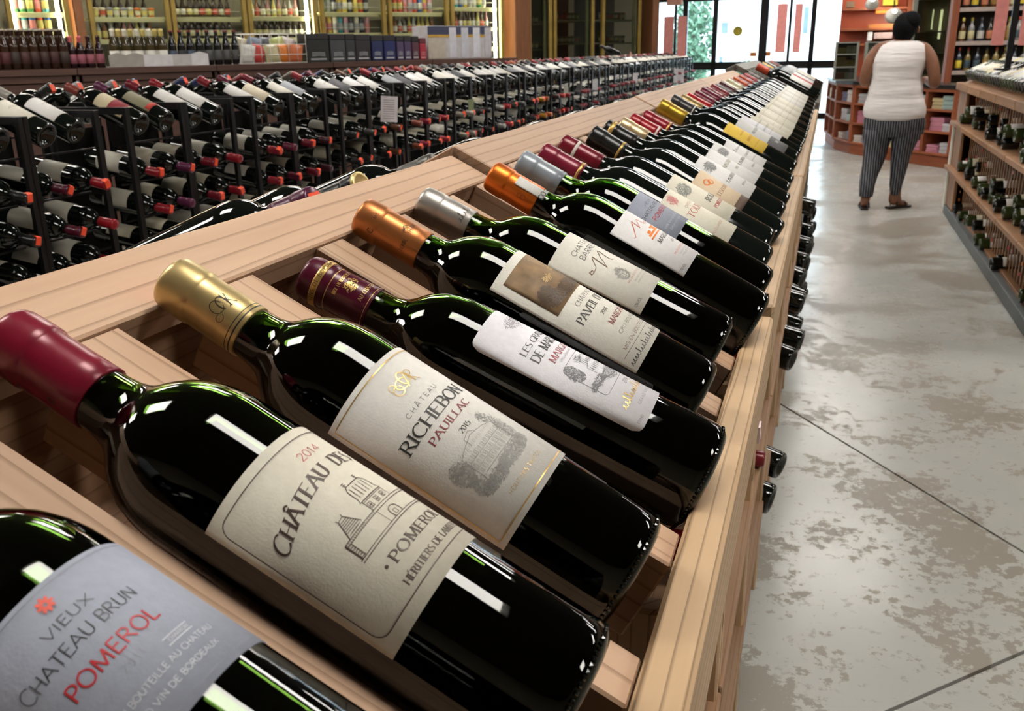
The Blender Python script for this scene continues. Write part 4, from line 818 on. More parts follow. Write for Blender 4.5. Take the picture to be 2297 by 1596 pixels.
for i in range(8):
    px = 392+20*i; drink('beer', bpt(px,.14), (1.05,1.05,1.08), (.008,.008,.010), rbn.choice([(.06,.09,.14),(.16,.16,.17),(.03,.03,.035),(.10,.10,.10)]), (.2,.03,.03), f"black beer bottle beside the wire basket, {nth(i)} from the left", G0)
# white carton with cut-down front
ct = thing('open_carton', T(*bpt(357,.06)), 'white and grey open carton with a notched front edge on the brown shelf', 'carton')
cpx = [247,287,325,390,432,470]; tops = [118,117,122,121,118,116]
for i in range(5):
    a, b = bpt(cpx[i],.05), bpt(cpx[i+1],.05); w = (b-a).length; hgt = .085
    v = [(0,0,0),(w,0,0),(w,0,hgt),(w*.5,0,hgt+(.018 if i not in (2,3) else 0)),(0,0,hgt)]; v += [(x,.006,z) for x,y,z in v]
    me = mesh('panel', v, [(0,1,2,3,4),(9,8,7,6,5)]+[(k,k+5,(k+1) % 5+5,(k+1) % 5) for k in range(5)], CARD)
    obj('panel', me, frame((a.x,a.y,BZ+.001), BD, -BN, (0,0,1)), ct, [(.34,.31,.28),(.36,.33,.30),(.66,.64,.66),(.52,.50,.50),(.72,.70,.72)][i])
a, b = bpt(cpx[0],.05), bpt(cpx[5],.05); c = (a+b)/2-BN*.13; box('tray', ((b-a).length,.25,.006), frame((c.x,c.y,BZ+.004), BD, -BN, (0,0,1)), CARD, ct, 0, (.6,.58,.56))
# wire basket with snack bags
wb = thing('wire_basket', T(*bpt(620,.16)), 'white wire basket full of bright snack bags on the brown shelf', 'wire basket')
a, b = bpt(548,.02), bpt(690,.02); wdt = (b-a).length; F0 = frame((a.x,a.y,BZ), BD, -BN, (0,0,1)); WIRE = mat('white_wire', (.72,.70,.64), rough=.35, metal=.3)
for z in (.005,.07,.15,.235): obj('wire', tube('wire', [(0,0,z),(wdt,0,z),(wdt,.3,z),(0,.3,z),(0,0,z)], .0035, WIRE, 6), F0, wb)
for i in range(8):
    for yy in (0,.3): obj('wire', tube('wire', [(wdt*i/7,yy,.005),(wdt*i/7,yy,.235)], .0025, WIRE, 6), F0, wb)
def pillow(name, w, h, d):
    V = []; F = []; n = 9
    for s in (1, -1):
        for i in range(n):
            for j in range(n):
                x, z = i/(n-1)*2-1, j/(n-1)*2-1; V.append((x*w/2*(1-.06*(1-abs(z))), s*d/2*(1-x**4)*(1-z**4)**.7, z*h/2))
    for s in (0, 1):
        for i in range(n-1):
            for j in range(n-1):
                q = s*n*n+i*n+j; f = (q,q+1,q+n+1,q+n); F.append(f if s else f[::-1])
    return mesh(name, V, F, PLAST, True)
BAG = pillow('bag', .13,.15,.06)
bagc = [((.75,.73,.7),'white'),((.6,.06,.05),'red'),((.55,.5,.3),'tan'),((.75,.22,.03),'orange'),((.7,.2,.08),'rust'),((.6,.55,.4),'beige'),((.2,.25,.35),'slate'),((.1,.1,.12),'black'),((.5,.55,.2),'lime'),((.65,.6,.6),'pale')]
for i, (c, nm) in enumerate(bagc):
    row = i//5; x = wdt*(.12+.19*(i % 5)); M = F0 @ T(x,.06+.10*row+.03*(i % 2),.075+.075*(1-row)*0+.06*row) @ RY(rbn.uniform(-.35,.35)) @ RX(rbn.uniform(-.2,.2))
    tag(obj('snack_bag', BAG, M, None, c), f"{nm} snack bag in the white wire basket", 'snack bag', 'snack bags in the wire basket')
# cartons and flat bottles right of the basket
CT = [(690,742,.165,(.014,.015,.013),'black carton with white lettering next to the wire basket'),(743,778,.16,(.05,.055,.06),'dark grey carton, second along from the wire basket'),(778,800,.16,(.03,.032,.038),'narrow slate carton between the grey and charcoal ones'),(800,834,.155,(.022,.018,.022),'charcoal carton with a white flash left of the navy ones'),(836,862,.15,(.012,.02,.085),'navy blue carton with white emblem, left one'),(863,890,.15,(.012,.018,.10),'navy blue carton with white emblem, right one'),(892,908,.145,(.07,.045,.11),'purple carton beside the navy ones'),(909,925,.145,(.065,.04,.10),'second purple carton next to the maroon one'),(926,942,.14,(.09,.03,.05),'maroon carton left of the red one'),(943,958,.125,(.35,.02,.04),'small red carton at the end of the dark cartons')]
for i, (x0, x1, h, c, lb) in enumerate(CT):
    a, b = bpt(x0,.04,140), bpt(x1,.04,140); w = (b-a).length*.94; hh = h*1.12
    t = thing('drink_carton', T(a.x,a.y,BZ), lb, 'drink carton', 'dark drink cartons on the brown shelf'); Mc = frame(((a.x+b.x)/2-BN.x*.09,(a.y+b.y)/2-BN.y*.09,BZ+hh/2+.001), BD, -BN, (0,0,1))
    bo = box('carton_body', (w,.18,hh), Mc, CARD, t, .004, c)
    em = []
    for r in range(3): em += line([(-w*.3,-hh*.22+r*.012),(0,-hh*.22+r*.012+.006),(w*.3,-hh*.22+r*.012)], .004)
    em += line([(-w*.36,-hh*.36),(w*.36,-hh*.36)], .012)
    V = []; F = []
    for pts, ws in em:
        for k in range(len(pts)-1): q = len(V); V += [(pts[k][0],-.0912,pts[k][1]-ws[0]/2),(pts[k+1][0],-.0912,pts[k+1][1]-ws[0]/2),(pts[k+1][0],-.0912,pts[k+1][1]+ws[0]/2),(pts[k][0],-.0912,pts[k][1]+ws[0]/2)]; F.append((q,q+1,q+2,q+3))
    child('emblem', mesh('emblem', V, F, INK), bo, (.45,.46,.48) if i != 9 else (.6,.3,.3))
    boxn = box('carton_top', (w,.18,.05), Mc @ T(0,0,hh/2+.026), CARD, t, .004, (.02,.018,.02) if i < 9 else (.12,.02,.03))
a, b, c2 = bpt(965,.05,138), bpt(1002,.05,138), bpt(1105,.05,138); w = (c2-a).length; hh = .30
bx = thing('beer_case', T(a.x,a.y,BZ), 'white and navy beer case with gold stripe at the right of the shelf', 'beer case'); Mc = frame(((a.x+c2.x)/2-BN.x*.15,(a.y+c2.y)/2-BN.y*.15,BZ+hh/2), BD, -BN, (0,0,1))
box('case_body', (w,.26,hh), Mc, CARD, bx, .004, (.46,.44,.46)); box('navy_band', (w+.003,.003,.075), Mc @ T(0,-.1315,hh/2-.04), CARD, bx, 0, (.04,.045,.09)); box('gold_stripe', (w+.003,.0035,.022), Mc @ T(0,-.1318,hh/2-.09), CARD, bx, 0, (.5,.30,.05)); box('side_panel', (w*.27,.003,hh*.62), Mc @ T(-w*.365,-.1317,-hh*.17), CARD, bx, 0, (.44,.39,.33))
for i in range(4): box('bottle_picture', (w*.11,.003,hh*.9), Mc @ T(-w*.12+w*.19*i,-.1325,0), CARD, bx, 0, [(.55,.54,.60),(.50,.50,.56),(.60,.60,.66),(.48,.46,.5)][i])

# ------------------------------------------------------------------ glass-door coolers along the back
CA = Vector((-8.067,7.739,0)); CB = Vector((-2.607,14.82,0)); CDv = (CB-CA).normalized(); CN = Vector((CDv.y,-CDv.x,0))
def ct_(px, py=60): p = on_plane(px, py, CA, CN); return (p-CA).dot(CDv)
def cz(px, py, d=0): return on_plane(px, py, CA-CN*d, CN).z
def cbox(name, t0, t1, d0, d1, z0, z1, m, par, bev=.003, color=None, along='x'):
    c = CA+CDv*((t0+t1)/2)-CN*((d0+d1)/2); Fm = frame((c.x,c.y,(z0+z1)/2), CDv, -CN, (0,0,1)); s = (t1-t0,d1-d0,z1-z0)
    if along == 'z': Fm = Fm @ RY(-pi/2); s = (s[2],s[1],s[0])
    return box(name, s, Fm, m, par, bev, color)
COOLBACK = mat('cooler_lining', (.10,.09,.065), rough=.6, var=.1); COOLDARK = mat('dim_cooler_lining', (.05,.045,.035), rough=.7, var=.2)  # second lining is a darker copy, the lack of light put into its colour
ZC = 2.45
doors = [ # left px, right px, shelf px heights, lit, cooler
 (32,148,[28,72],1,0),(214,374,[39,88],1,1),(398,546,[39,86],1,1),(568,703,[37,84],1,1),(729,858,[28,74],1,1),(880,999,[28,74,112],1,1),(1019,1122,[17,61,106],1,1),(1190,1230,[52,110],0,2),(1247,1325,[45,97],0,2),(1355,1430,[44,95],0,2)]
coolers = [thing('glass_door_cooler', T(*(CA+CDv*ct_(90))), 'brightly lit glass-door cooler at the far left edge', 'cooler', 'glass-door coolers'), thing('glass_door_cooler', T(*(CA+CDv*ct_(600))), 'long brass-framed lit cooler with six glass doors of drinks', 'cooler', 'glass-door coolers'), thing('glass_door_cooler', T(*(CA+CDv*ct_(1330))), 'unlit dark cooler with brass frames right of the brown post', 'cooler', 'glass-door coolers')]
items = {'jar':[(.7,.6,.35),(.55,.6,.3),(.65,.35,.25),(.6,.6,.5),(.75,.2,.05),(.4,.4,.45),(.5,.6,.3),(.8,.75,.6)],'mix':[(.6,.08,.05),(.05,.12,.35),(.7,.5,.1),(.08,.3,.12),(.5,.5,.48),(.3,.05,.2),(.05,.3,.35),(.75,.7,.55),(.03,.03,.04),(.6,.3,.35)]}
ri = random.Random(8); tubes = {0:1, 3:1, 6:1, 1:0, 2:0, 4:1, 5:1}
wz = ['top','middle','bottom']
for di, (x0, x1, sh, lit, ci) in enumerate(doors):
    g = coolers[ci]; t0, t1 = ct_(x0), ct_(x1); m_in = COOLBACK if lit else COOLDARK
    for a, nm in ((t0-.052,'left'),(t1,'right')):
        cbox('door_stile', a, a+.052, -.03, .03, .12, ZC, BRASS, g, .006, along='z')
    cbox('door_rail', t0, t1, -.03, .03, ZC-.08, ZC, BRASS, g, .004); cbox('door_rail', t0, t1, -.03, .03, .12, .22, BRASS, g, .004)
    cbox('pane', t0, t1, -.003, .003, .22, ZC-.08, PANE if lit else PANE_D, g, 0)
    cbox('back_lining', t0-.06, t1+.06, .62, .65, .1, ZC, m_in, g, 0); cbox('top_lining', t0-.06, t1+.06, .03, .62, ZC-.02, ZC, m_in, g, 0)
    cbox('plinth', t0-.06, t1+.06, .0, .65, 0, .12, DARKIN, g, .003)
    if lit:
        if di in (0,3,6): cbox('tube_light', t1-.06, t1-.026, .05, .085, .3, ZC-.12, TUBE, g, .01)
        cbox('tube_light', t0+.04, t1-.04, .06, .11, ZC-.09, ZC-.04, TUBE, g, .01)  # unseen tube across the top, added to keep the interior lit
        if di == 0: cbox('tube_light', t0+.0, t0+.03, .05, .085, .3, ZC-.12, TUBE, g, .01)
    else:
        cbox('inner_strip', t1-.05, t1-.01, .04, .07, .3, ZC-.12, CREAMP, g, .004)
    zs = [cz((x0+x1)/2, py, .10) for py in sh]
    for si, z in enumerate(zs):
        cbox('shelf', t0-.02, t1+.02, .09, .56, z-.022, z, CREAMP if lit else mat('dim_shelf', (.22,.21,.13), rough=.5), g, .003)  # unlit shelf gets a darker copy, dimness put into the colour
        if lit: cbox('price_rail', t0, t1, .075, .09, z-.05, z, CREAMP, g, .003)
        if lit and di in (2,3,4,5,6): cbox('guard_wire', t0, t1, .08, .086, z+.06, z+.066, WHITEP, g, .001)
    # stock, one row at the front of each shelf
    for si, z in enumerate(zs+[min(zs)-.32] if lit else zs):
        if si < len(zs): zz = z
        else: continue
        kinds = {0:('can','can'),1:('cup','clear'),2:('beer','beer'),3:('clear','beer'),4:('can','can'),5:('can','clear','can'),6:('can','clear','cup'),7:('cup','cup'),8:('cup','cup'),9:('cup','cup')}[di]
        kd = kinds[min(si,len(kinds)-1)]; step = .073 if kd != 'clear' else .068; t = t0+.05; q = 0
        while t < t1-.10:
            p = CA+CDv*t-CN*(.145+.01*(q % 2)); c = ri.choice(items['jar' if kd == 'cup' else 'mix']); dm = 1 if lit else .45  # behind unlit doors the shade is put into darker drink colours
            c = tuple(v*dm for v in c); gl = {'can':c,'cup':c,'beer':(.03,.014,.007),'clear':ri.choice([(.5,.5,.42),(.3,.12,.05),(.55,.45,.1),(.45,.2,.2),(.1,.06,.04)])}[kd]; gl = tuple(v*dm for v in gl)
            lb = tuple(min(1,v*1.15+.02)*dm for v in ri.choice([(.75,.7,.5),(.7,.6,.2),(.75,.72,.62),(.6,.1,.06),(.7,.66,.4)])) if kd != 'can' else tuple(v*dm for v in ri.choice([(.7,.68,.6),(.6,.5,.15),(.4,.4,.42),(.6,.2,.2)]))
            hs = {'can':1.18,'cup':1.15,'beer':.86,'clear':1.0}[kd]
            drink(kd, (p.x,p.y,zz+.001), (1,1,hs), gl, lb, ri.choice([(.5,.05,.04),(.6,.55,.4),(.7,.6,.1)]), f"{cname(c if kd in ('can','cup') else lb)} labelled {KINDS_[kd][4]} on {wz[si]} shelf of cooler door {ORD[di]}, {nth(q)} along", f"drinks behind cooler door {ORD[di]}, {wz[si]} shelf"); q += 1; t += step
        if lit:
            t = t0+.08; q = 0
            while t < t1-.10:
                p = CA+CDv*t-CN*.26; lb = ri.choice([(.5,.45,.3),(.3,.25,.1),(.45,.4,.36),(.3,.05,.04),(.1,.1,.12)])
                drink('beer', (p.x,p.y,zz+.001), (1,1,.86), (.02,.012,.008), lb, (.4,.3,.1), f"dark bottle in the rear row, {wz[si]} shelf of cooler door {ORD[di]}, {nth(q)} along", f"rear row behind cooler door {ORD[di]}, {wz[si]} shelf"); q += 1; t += .085
for i, (x0, x1) in enumerate(((170,190),(1152,1187),(1459,1473))):
    b = cbox(f'trim_{i+1}', ct_(x0), ct_(x1), -.05, .25, 0, CEIL, W_POST, None, .006, along='z'); struct(b, 'reddish brown post between the coolers')
b = cbox('trim_4', ct_(-260), ct_(1473), -.05, .65, ZC, CEIL, W_RED, None, .006); struct(b, 'reddish brown bulkhead over the coolers')

# ------------------------------------------------------------------ right-hand gondola
XG = 1.0; YG0, YG1 = 4.4, 8.32; rg = random.Random(31)
gr = thing('slatted_gondola', T(XG+.2,(YG0+YG1)/2,0), 'brown slatted wooden gondola with shelves on the right of the aisle', 'display rack')
n = 6
for i in range(n):
    a, b = YG0+(YG1-YG0)*i/n, YG0+(YG1-YG0)*(i+1)/n-.006
    boxb('top_rail', (XG-.035,a,.99), (XG+.02,b,1.045), W_RIGHT, gr, .004, 'y')
    for z in (.75,.40): boxb('shelf_edge', (XG-.045,a,z-.035), (XG+.03,b,z), W_RIGHT, gr, .004, 'y')
boxb('plinth', (XG-.01,YG0,0), (XG+.4,YG1,.075), mat('grey_plinth', (.13,.14,.145), rough=.6, var=.1), gr, .003, 'y')
for z in (.75,.40,.095): boxb('shelf', (XG+.03,YG0,z-.03), (XG+.42,YG1,z), W_RIGHT, gr, .002, 'y')
for i in range(3): boxb('end_panel', (XG+.0,YG1-.42+.14*i,.08), (XG+.022,YG1-.285+.14*i,.99), W_RIGHT, gr, .003, 'z')
boxb('end_board', (XG+.0,YG1-.02,.0), (XG+.75,YG1,1.0), W_RIGHT, gr, .003, 'z'); boxb('dark_gap_sheet', (XG+.13,YG0,.1), (XG+.135,YG1-.42,.985), DARKIN, gr, 0, 'y'); boxb('back_panel', (XG+.42,YG0,.0), (XG+.44,YG1,1.25), W_RIGHT, gr, .002, 'y')  # added dark sheet makes the gaps between slats look shaded
boxb('end_board', (XG+.0,YG0,.0), (XG+.75,YG0+.02,1.0), W_RIGHT, gr, .003, 'z'); boxb('corner_guard', (XG-.02,YG1-.03,.05), (XG+.0,YG1+.012,.72), WHITEP, gr, .004, 'z')
TG = radians(25); ga = Vector((cos(TG),0,sin(TG)))
c0 = Vector((XG+.02,(YG0+YG1)/2,1.03))+ga*.2; box('slope_board', (YG1-YG0,.42,.018), frame(c0, YV, ga, YV.cross(ga)), W_RIGHT, gr, .002)
for tier, (z0, z1) in enumerate(((.095,.365),(.40,.715),(.75,.99))):
    V = []; F = []; y = YG0+.02
    while y < YG1-.44:
        q = len(V); x0, x1, w = XG+.062, XG+.066, .028
        for xx in (x0, x1):
            for yy in (y, y+w): V += [(xx,yy,z0),(xx,yy,z1)]
        F += [(q,q+1,q+3,q+2),(q+4,q+6,q+7,q+5),(q,q+4,q+5,q+1),(q+2,q+3,q+7,q+6),(q+1,q+5,q+7,q+3),(q,q+2,q+6,q+4)]; y += .085
    s = obj('slats', mesh('slats', V, F, W_RIGHT), T(0,0,0), gr); s['kind'] = 'stuff'
for i in range(46):
    y = rg.uniform(4.9,8.0); z = rg.choice((.16,.22,.30,.33,.48,.55,.62,.68,.82,.93)); boxb('price_tag', (XG+.048,y,z), (XG+.054,y+.022,z+.018), CARD, gr, 0, color=rg.choice([(.75,.10,.05),(.7,.12,.15),(.75,.25,.05),(.6,.3,.3)]))
for i in range(36):
    y = 4.62+.102*i; lc = rg.choice([(.8,.8,.78),(.78,.76,.66),(.8,.79,.8),(.74,.66,.42)]); gl = rg.choice([BOT_LO,BUR_G,BOT_LO,BUR_LO,BOT_G])
    wine(bmatrix((XG+.012,y,1.098), ga+Vector((0,rg.uniform(-.04,.04),0)), (-sin(TG),0,cos(TG))), f"white wine bottle sloping on top of the slatted gondola, {nth(35-i)} from its far end", 'bottles sloping on top of the slatted gondola', rg.choice([(.6,.5,.2),(.7,.68,.6),(.1,.1,.1),(.5,.5,.45)]), lc, glass=gl, shape=1 if gl in (BUR_G,BUR_LO) else 0, ls=(.05,.16), lp=(-75,75))
cnt = 0
for tier, z0 in enumerate((.075,.40,.75)):
    for lay in (0, 1):
        y = 5.0+.05*lay
        while y < 7.98:
            if rg.random() < ((.24,.55,.55) if not lay else (.07,.28,.2))[tier]:
                hx = rg.uniform(-.03,.05); gl = rg.choice([None,BOT_G,None,BUR_G])
                wine(bmatrix((XG-.005+hx,y,z0+.040+.068*lay), Vector((1,rg.uniform(-.06,.06),.05)), (-.2,-.5,1)), f"bottle lying base out on the slatted gondola's {['lowest','middle','upper'][tier]} shelf, {nth(cnt)} counted", f"bottles lying on the slatted gondola's {['lowest','middle','upper'][tier]} shelf", rg.choice(pal), rg.choice([(.7,.68,.62),(.74,.72,.7),(.6,.56,.4)]), glass=gl, shape=1 if gl is BUR_G else 0, lroll=rg.uniform(-.6,.6)); cnt += 1
            y += .083
# ------------------------------------------------------------------ pink card signs on black poles
PINK = (.74,.27,.25)
def pole_sign(Y, cards, pole, z0, label, ztop=2.6):
    pp = on_plane(pole[0], pole[1], (0,Y,0), (0,1,0)); t = thing('card_sign', T(pp.x,Y,z0), label, 'sign', 'pink card signs on black poles')
    boxb('pole', (pp.x-.018,Y-.018,z0), (pp.x+.018,Y+.018,ztop), BLACK, t, .002, 'z'); boxb('base_plate', (pp.x-.07,Y-.06,z0), (pp.x+.07,Y+.06,z0+.012), BLACK, t, .002)
    for x0, y0, x1, y1 in cards:
        a = on_plane(x0,y1,(0,Y,0),(0,1,0)); b = on_plane(x1,y0,(0,Y,0),(0,1,0)); boxb('card', (a.x,Y-.006,a.z), (b.x,Y,b.z), CARD, t, 0, color=PINK)
pole_sign(6.9, [(2222,-20,2268,102),(2283,-20,2332,102)], (2273,60), 1.17, 'pink card sign on black pole above the slatted gondola')
pole_sign(13.0, [(1738,8,1768,118),(1777,8,1802,118)], (1772,60), 0, 'pink card sign on black pole before the bright shop front')
pole_sign(14.6, [(1487,37,1512,126),(1518,36,1541,126)], (1515,60), ZT, 'pink card sign on black pole over the black rack', 2.3)
pq = on_plane(1515,2,(0,14.55,0),(0,1,0)); tag(boxb('pole_box', (pq.x-.12,14.5,pq.z-.06), (pq.x+.10,14.62,pq.z+.12), CARD, None, .006, color=(.55,.27,.2)), 'salmon coloured box on top of the pole over the black rack', 'box')

# ------------------------------------------------------------------ cherry wood counter
cpts = [(-.02,14.55),(.10,13.36),(.30,12.75),(.79,11.99),(1.33,11.31),(2.1,10.4)]
ctr = thing('cherry_counter', T(.5,12.5,0), 'reddish cherry wood counter with open cubbies behind the walking person', 'counter')
BLTOP = mat('dark_counter_top', (.02,.02,.022), rough=.25, var=.2); rp_ = random.Random(5); PK = []
for i in range(len(cpts)-1):
    a, b = Vector((*cpts[i],0)), Vector((*cpts[i+1],0)); L = (b-a).length; ex = (b-a)/L; ey = Vector((-ex.y,ex.x,0))
    if ey.y < 0: ey = -ey
    Fm = frame(a, ex, ey, ex.cross(ey))
    if ex.cross(ey).z < 0: a, b = b, a; ex = -ex; Fm = frame(a, ex, ey, ex.cross(ey))
    def cb(nm, x0, x1, y0, y1, z0, z1, m=W_RED): return box(nm, (x1-x0,y1-y0,z1-z0), Fm @ T((x0+x1)/2,(y0+y1)/2,(z0+z1)/2), m, ctr, .004)
    cb('plinth', 0, L, .03, .5, 0, .13); cb('counter_top', -.01, L+.01, -.02, .55, .86, .90, BLTOP); cb('back_board', 0, L, .48, .5, .13, .86)
    for z in (.13,.37,.61): cb('cubby_shelf', 0, L, 0, .48, z, z+.025)
    cb('upper_rail', 0, L, 0, .03, .82, .86)
    nd = max(1, round(L/.55))
    for k in range(nd+1): cb('upright', min(max(L*k/nd-.02,0),L-.04), min(max(L*k/nd-.02,0),L-.04)+.04, 0, .48, .13, .86)
    for k in range(nd):
        for zi, z in enumerate((.155,.395,.635)):
            for s in range(2):
                PK.append((Fm @ T(L*(k+.3+.4*s)/nd,.03+.04*rp_.random(),z), rp_.choice([[(.6,.6,.62),(.45,.5,.5)],[(.15,.17,.35),(.35,.4,.5)],[(.65,.3,.35),(.55,.5,.3)]][zi] if False else [(.6,.6,.64),(.20,.23,.36),(.6,.25,.34),(.6,.5,.28),(.34,.46,.44),(.5,.5,.52),(.62,.55,.5)]), zi, i))
PKM = {}
def pack_mesh(w, h):
    k = (round(w,2), round(h,2))
    if k not in PKM:
        V = []; F = []
        for j in range(3):       # three folded layers with softened fronts
            z0, z1 = h*j/3, h*(j+1)/3-.004; o = len(V); sh = .008*(j % 2)
            V += [(-w/2+sh,0,z0),(w/2-sh,.006,z0),(w/2,.22,z0),(-w/2,.22,z0),(-w/2+sh+.004,.004,z1),(w/2-sh-.003,.0,z1),(w/2,.22,z1),(-w/2,.22,z1)]
            F += [(o,o+1,o+5,o+4),(o+1,o+2,o+6,o+5),(o+2,o+3,o+7,o+6),(o+3,o,o+4,o+7),(o+4,o+5,o+6,o+7),(o+3,o+2,o+1,o)]
        PKM[k] = mesh('folded_stack', V, F, PLAST)
    return PKM[k]
for q, (M, c, zi, i) in enumerate(PK):
    tag(obj('folded_pack', pack_mesh(.17+.02*(q % 3), .09+.03*(q % 3)), M, None, c), f"{cname(c)} stack of packets in the counter's {['lowest','middle','upper'][zi]} cubby row, {nth(q)} counted", 'packet stack', 'packet stacks in the cherry counter')
# grey display cabinet on the counter
GREYF = mat('grey_aluminium', (.30,.31,.27), rough=.4, metal=.4, var=.1)
def cabinet(x0, x1, y0, y1, Yc, label, m=GREYF, dp=.3):
    a = on_plane(x0,y1,(0,Yc,0),(0,1,0)); b = on_plane(x1,y0,(0,Yc,0),(0,1,0)); t = thing('display_cabinet', T((a.x+b.x)/2,Yc,a.z), label, 'display cabinet', 'glazed display cabinets on the counter'); z0 = .90
    for xx in (a.x, b.x-.03):
        for yy in (Yc, Yc+dp-.03): boxb('corner_post', (xx,yy,z0), (xx+.03,yy+.03,b.z), m, t, .003, 'z')
    for zz in (z0, z0+(b.z-z0)*.33, z0+(b.z-z0)*.66, b.z-.02): boxb('cabinet_shelf', (a.x,Yc,zz), (b.x,Yc+dp,zz+.015), m, t, .002)
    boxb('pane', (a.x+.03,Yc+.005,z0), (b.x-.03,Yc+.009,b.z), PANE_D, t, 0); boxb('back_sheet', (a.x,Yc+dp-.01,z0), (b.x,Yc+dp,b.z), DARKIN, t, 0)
    for k in range(6):
        zz = z0+.016+(b.z-z0)*.33*(k % 3); xx = a.x+(b.x-a.x)*(.3+.4*(k//3)); c = rp_.choice([(.35,.34,.3),(.25,.08,.06),(.3,.2,.08),(.4,.4,.38)])
        boxb('stock_box', (xx-.06,Yc+.06,zz), (xx+.06,Yc+.2,zz+rp_.uniform(.06,.12)), CARD, t, .004, color=c)
cabinet(1866,1929,93,190,13.0, 'grey glazed display cabinet on the counter, left of the walking person'); cabinet(1933,1998,92,190,12.6, 'grey glazed display cabinet partly behind the walking person')
# red wall fitment behind the counter
YR = 16.5
def rx_(px, py): return on_plane(px, py, (0,YR,0), (0,1,0))
rw = thing('red_wall_shelving', T(1.6,YR,0), 'orange-red wooden wall shelving behind the counter', 'shelving'); a = rx_(1884,60); b = rx_(2052,60)
boxb('back_board', (a.x,YR,0), (b.x,YR+.03,CEIL), mat('orange_red_paint', (.52,.10,.04), rough=.4, var=.1, scale=3), rw, .003)
for py in (21,66,100): z = rx_(1950,py).z; boxb('shelf', (a.x,YR-.35,z-.02), (b.x,YR,z+.015), W_RED, rw, .003)
boxb('end_post', (rx_(2028,60).x,YR-.38,0), (rx_(2052,60).x,YR,CEIL), W_RED, rw, .004, 'z')
def rbox(nm, x0, y0, x1, y1, c, lb, cat, m=CARD, d=.2):
    p, q = rx_(x0,y1), rx_(x1,y0); o = boxb(nm, (p.x,YR-.33,p.z), (q.x,YR-.33+d,q.z), m, None, .006, color=c); tag(o, lb, cat); return o
rbox('orange_box', 1962,18,2016,32,(.8,.22,.02),'bright orange box on the red shelving behind the counter','box'); rbox('yellow_pack', 1978,-12,2013,14,(.75,.6,.05),'yellow pack with a pale stripe at the top of the red shelving','pack'); rbox('jar', 1897,5,1917,19,(.25,.16,.1),'brown jar on the red shelving near the bright entrance','jar',PLAST); rbox('brown_box', 1945,54,2004,66,(.45,.16,.04),'long brown box on the lower red shelf','box'); rbox('white_card', 1943,72,1956,92,(.8,.8,.82),'white card standing under the long brown box','card'); rbox('pale_packs', 1958,73,2000,88,(.55,.4,.38),'pinkish packs under the long brown box','pack')
# two added glowing lamp shapes standing in for glare reflections
GLARE = mat('glare_glow', (1,.9,.75), rough=.4, emit=14); 
for i, (px, py, r) in enumerate(((1953,13,.10),(2000,38,.13))):
    p = rx_(px,py); t = thing('glare_stand_in', T(p.x,YR-.6,p.z), f"glowing stand-in for a glare reflection before the red shelving, {['upper','lower'][i]} of two", 'glare stand-in', 'glare stand-ins at the red shelving')
    sh = lathe('shade', [(.03,.12),(r*.8,.06),(r,0),(r-.01,0),(r*.75,.05)], WHITEP, 20, cap=False); obj('shade', sh, T(p.x,YR-.6,p.z) @ RX(radians(60)), t); obj('lens', lathe('lens', [(r-.012,.008),(r*.5,-.004),(.004,-.008)], GLARE, 20), T(p.x,YR-.6,p.z) @ RX(radians(60)), t)
    obj('arm', tube('arm', [(p.x,YR-.55,p.z+.08),(p.x,YR-.3,p.z+.25),(p.x,YR,p.z+.25)], .012, BLACK), T(0,0,0), t)
# glass cupboard; tube reflections put in as glowing strips
gc = thing('glass_cupboard', T(2.6,15.4,0), 'dim glass-fronted cupboard with pale glowing tube reflections right of the walking person', 'cupboard'); YC2 = 15.4
def gx(px, py): return on_plane(px, py, (0,YC2,0), (0,1,0))
a, b = gx(2054,60), gx(2136,60); boxb('back_sheet', (a.x,YC2+.3,0), (b.x,YC2+.32,CEIL), mat('olive_lining', (.16,.13,.085), rough=.6, var=.3, scale=4), gc, 0)
for py in (-5,70,118): z = gx(2090,py).z; boxb('shelf', (a.x,YC2+.02,z-.02), (b.x,YC2+.3,z), mat('dim_shelf2', (.3,.27,.18), rough=.5), gc, .003)
boxb('side_post', (a.x-.06,YC2,0), (a.x,YC2+.3,CEIL), GREYF, gc, .004, 'z'); boxb('pane', (a.x,YC2,.9), (b.x,YC2+.006,CEIL-.2), PANE_D, gc, 0)
TUBE_REFL = mat('tube_reflection_glow', (.9,.9,.55), rough=.5, emit=1.1)
for x0, x1, y0, y1 in ((2091,2099,20,66),(2106,2120,20,88)): p, q = gx(x0,y1), gx(x1,y0); boxb('tube_reflection', (p.x,YC2+.2,p.z), (q.x,YC2+.24,q.z), TUBE_REFL, gc, .008, 'z')
# spirits shelving
YP = 13.2
def px_(px, py): return on_plane(px, py, (0,YP,0), (0,1,0))
sp = thing('spirits_shelving', T(3,YP,0), 'reddish wooden shelving of spirits behind the slatted gondola', 'shelving'); a, b = px_(2142,60), px_(2420,60)
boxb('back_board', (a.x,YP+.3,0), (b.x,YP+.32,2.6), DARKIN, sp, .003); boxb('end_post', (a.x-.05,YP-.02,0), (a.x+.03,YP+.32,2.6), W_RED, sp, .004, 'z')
SPI = lathe('spirit_glass', [(.036,0),(.039,.004),(.039,.15),(.034,.175),(.016,.20),(.0135,.25),(.015,.252),(.015,.275),(.006,.277)], GLASS_COL, 18); SPI_L = lathe('spirit_label', [(.0390,.03),(.0396,.031),(.0396,.12),(.0390,.121)], PAPER, 18, cap=False); SPI_C = lathe('spirit_cap', [(.0158,.236),(.0162,.237),(.0158,.277),(.006,.279)], FOIL, 14)
